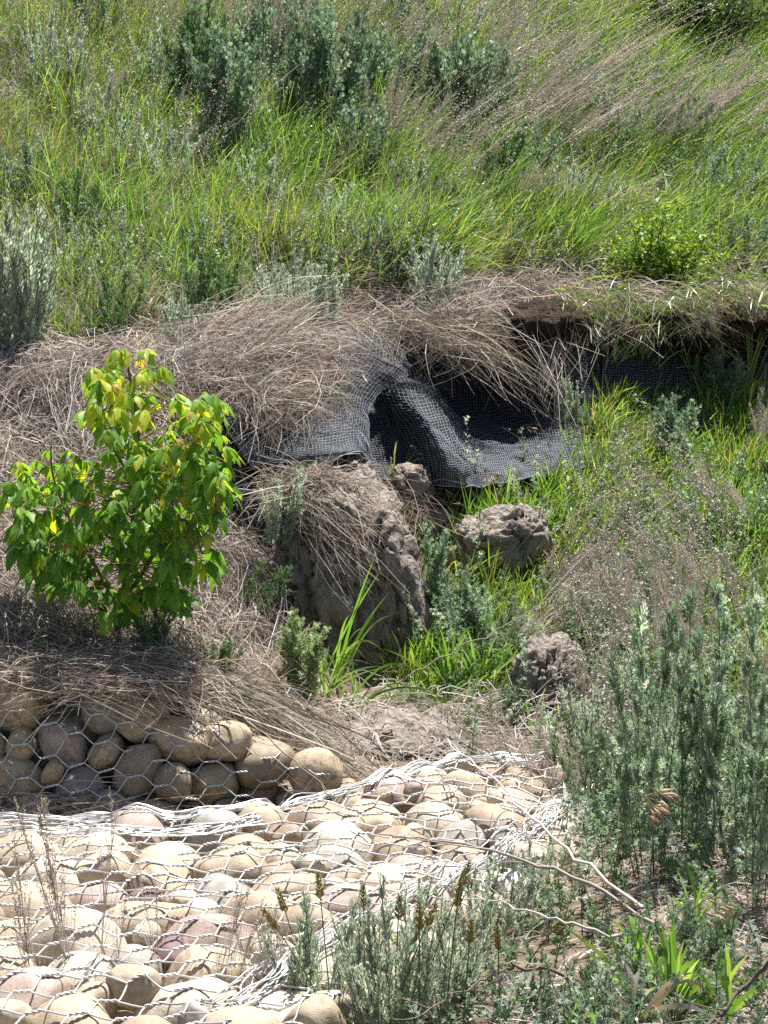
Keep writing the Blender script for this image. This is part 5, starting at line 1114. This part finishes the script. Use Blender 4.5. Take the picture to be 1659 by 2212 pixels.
LIMBS = [([(245, 1405, 0), (262, 1320, -0.05), (280, 1180, -0.1), (300, 1000, -0.1), (290, 870, -0.15), (270, 760, -0.15)], 0.011),
         ([(272, 1290, -0.05), (330, 1200, -0.25), (380, 1060, -0.35), (420, 950, -0.4), (445, 870, -0.4)], 0.007),
         ([(262, 1320, -0.05), (210, 1230, -0.25), (150, 1120, -0.35), (115, 1030, -0.35), (110, 960, -0.35)], 0.007),
         ([(285, 1140, -0.1), (330, 1050, 0.1), (370, 960, 0.2), (380, 880, 0.2)], 0.005),
         ([(265, 1310, -0.05), (340, 1250, -0.3), (420, 1180, -0.45), (470, 1120, -0.45)], 0.005),
         ([(258, 1340, 0), (170, 1280, -0.2), (90, 1180, -0.3), (40, 1110, -0.3)], 0.005),
         ([(295, 1050, -0.1), (240, 960, -0.25), (215, 880, -0.3), (205, 830, -0.3)], 0.004)]
LP = []
for i, (pts, r) in enumerate(LIMBS):
    P = sp_path(pts); LP.append(P); mb = MB(); tubes(mb, P[None], np.linspace(r, r * 0.3, 16)[None], 6, np.array([(0.16, 0.12, 0.08)])); mb.obj('trunk' if i == 0 else 'branch', M['stem'], sroot)
allp = np.concatenate([p[5:] for p in LP])
ELL = [(270, 800, 80, 60, 9), (330, 920, 130, 80, 19), (370, 1060, 120, 100, 24), (110, 1040, 95, 75, 15), (230, 1190, 170, 90, 26), (445, 890, 45, 45, 8), (455, 1010, 50, 80, 10), (220, 860, 40, 60, 6), (90, 1150, 70, 55, 8), (300, 1290, 110, 45, 9), (400, 1180, 70, 70, 10), (200, 1090, 70, 60, 7), (45, 1080, 45, 60, 6), (300, 1000, 90, 60, 8)]
pet = MB(); leaves = []
for (cu, cv, ru, rv, n) in ELL:
    for i in range(int(n * 3.4)):
        a = rng.random() * 6.283; r = math.sqrt(rng.random()); u = cu + ru * r * math.cos(a); v = cv + rv * r * math.sin(a)
        c = W(u, v, td + rng.uniform(-0.55, 0.25)) - SB
        j = int(np.argmin(np.linalg.norm(allp - c - [0, 0, -0.04], axis=1))); b = allp[j]
        e = c; tubes(pet, bez(b[None], ((b + e) / 2 + [0, 0, 0.025])[None], e[None], 5), np.linspace(0.0018, 0.0009, 5)[None], 4, np.array([(0.22, 0.20, 0.06)]))
        out = nz((e - b) * [1, 1, 0.2] + rng.normal(size=3) * 0.02 + np.array([0, -0.015, 0])); big = rng.uniform(0.040, 0.080) * (1.1 if v > 1150 else 1.0)
        young = (v < 950 and rng.random() < 0.08) or rng.random() < 0.035
        nl = 3 if rng.random() < 0.6 else 5
        hue = 'copper' if (young and rng.random() < 0.4) else 'gold' if young else None
        for q in range(nl):
            sp_ = (q - (nl - 1) / 2) * (0.95 if nl == 3 else 0.7); ca, sa = math.cos(sp_), math.sin(sp_)
            d = np.array([out[0] * ca - out[1] * sa, out[0] * sa + out[1] * ca, 0.0]); d = nz(d + np.array([0, 0, -0.25 - 0.95 * rng.random()]))
            up = nz(np.array([d[0], d[1], 0]) * 0.8 + np.array([0, -0.15, 0.75]) + rng.normal(size=3) * 0.25)
            X = nz(np.cross(d, up)); Z = np.cross(X, d); sc = big * (1.0 if q == nl // 2 else 0.85) * (0.65 if young else 1) * rng.uniform(0.85, 1.12)
            kind = hue or ('lime' if rng.random() < np.clip((1100 - v) / 600, 0.03, 0.42) else 'mid' if rng.random() < np.clip(0.75 - (v - 850) / 600, 0.2, 0.75) else 'green')
            mw = Matrix(((X[0] * sc, d[0] * sc, Z[0] * sc, e[0]), (X[1] * sc, d[1] * sc, Z[1] * sc, e[1]), (X[2] * sc, d[2] * sc, Z[2] * sc, e[2]), (0, 0, 0, 1)))
            leaves.append((e[1] - 2.0 * sc, kind, mw))
leaves.sort(key=lambda q: q[0])
for _, kind, mw in leaves[:299]: link('leaf', LM[kind][int(rng.integers(5))], sroot, mw)
lm = MB()
for _, kind, mw in leaves[299:]:
    v_, q_ = LT[int(rng.integers(5))]; A = np.array(mw); lm.add(v_ @ A[:3, :3].T + A[:3, 3], q_, None, LPAL[kind])
tag(lm.obj('inner_leaf', M['sap'], sroot), kind='stuff')
tag(pet.obj('petiole', M['stem'], sroot), kind='stuff')

# ------------------------------------------------------------------ green bushes on the lip
def bush(u, v, ells, nl, label, dd=0.35, pal=((0.13, 0.23, 0.03), (0.19, 0.29, 0.04), (0.09, 0.17, 0.025), (0.30, 0.40, 0.06)), ls=0.027):
    p, d = hit(np.array(float(u)), np.array(float(v))); d = float(d); root = empty('green_bush', p); B = np.array(p)
    fo = MB(); st = MB(); tips = []
    wsum = sum(a[2] * a[3] for a in ells)
    for (cu, cv, ru, rv) in ells:
        nt = max(5, int(26 * ru * rv / wsum * 3))
        for i in range(nt):
            a = rng.random() * 6.283; r = math.sqrt(rng.random()); tips.append(W(cu + ru * r * math.cos(a), cv + rv * r * math.sin(a), d + rng.uniform(-dd, dd)) - B)
    tips = np.array(tips); n = len(tips); b0 = np.c_[rng.normal(size=(n, 2)) * 0.02, np.zeros(n)]
    Bz = bez(b0, tips * [0.35, 0.35, 0.6], tips, 7); tubes(st, Bz, np.linspace(0.004, 0.001, 7)[None], 4, np.array([(0.10, 0.075, 0.05)] * n)); tag(st.obj('branch', M['stem'], root), kind='stuff')
    per = nl // n; t = rng.uniform(0.45, 1.03, (n, per)); j = np.clip((t * 6).astype(int), 0, 5); f = t * 6 - j; I = np.arange(n)[:, None]
    pos = (Bz[I, j] * (1 - f)[..., None] + Bz[I, j + 1] * f[..., None]).reshape(-1, 3) + rng.normal(size=(n * per, 3)) * 0.035
    stamp(fo, T_OVAL[0], None, T_OVAL[1], pos, outdir(len(pos), rng.normal(size=len(pos)) * 0.5), ls * rng.uniform(0.6, 1.3, len(pos)), pick(pal, len(pos)))
    tag(fo.obj('crown', M['shrub'], root, smooth=False), kind='stuff'); return tag(root, label, 'bush')
bush(1400, 675, [(1390, 525, 70, 70), (1435, 480, 50, 45), (1510, 550, 65, 55), (1460, 590, 95, 55), (1345, 555, 45, 45), (1400, 620, 70, 40)], 7500, 'rounded bright green bush on the lip at the right')
bush(1500, 90, [(1480, 20, 90, 50), (1570, 40, 80, 60), (1640, 20, 60, 70), (1420, 5, 60, 40)], 7000, 'leafy thicket with deep shade painted into its leaves, filling the top right corner', 0.6, ((0.03, 0.055, 0.02), (0.045, 0.075, 0.03), (0.02, 0.04, 0.015)), 0.03)  # near-black leaf palette paints in the shade of the corner
bush(1590, 690, [(1590, 620, 40, 40), (1580, 700, 40, 40), (1620, 650, 35, 45)], 1000, 'small green bush at the right edge below the rounded one')
bush(1660, 1080, [(1655, 1030, 16, 35)], 60, 'yellow-green leafy twig poking in at the right edge', ls=0.04)
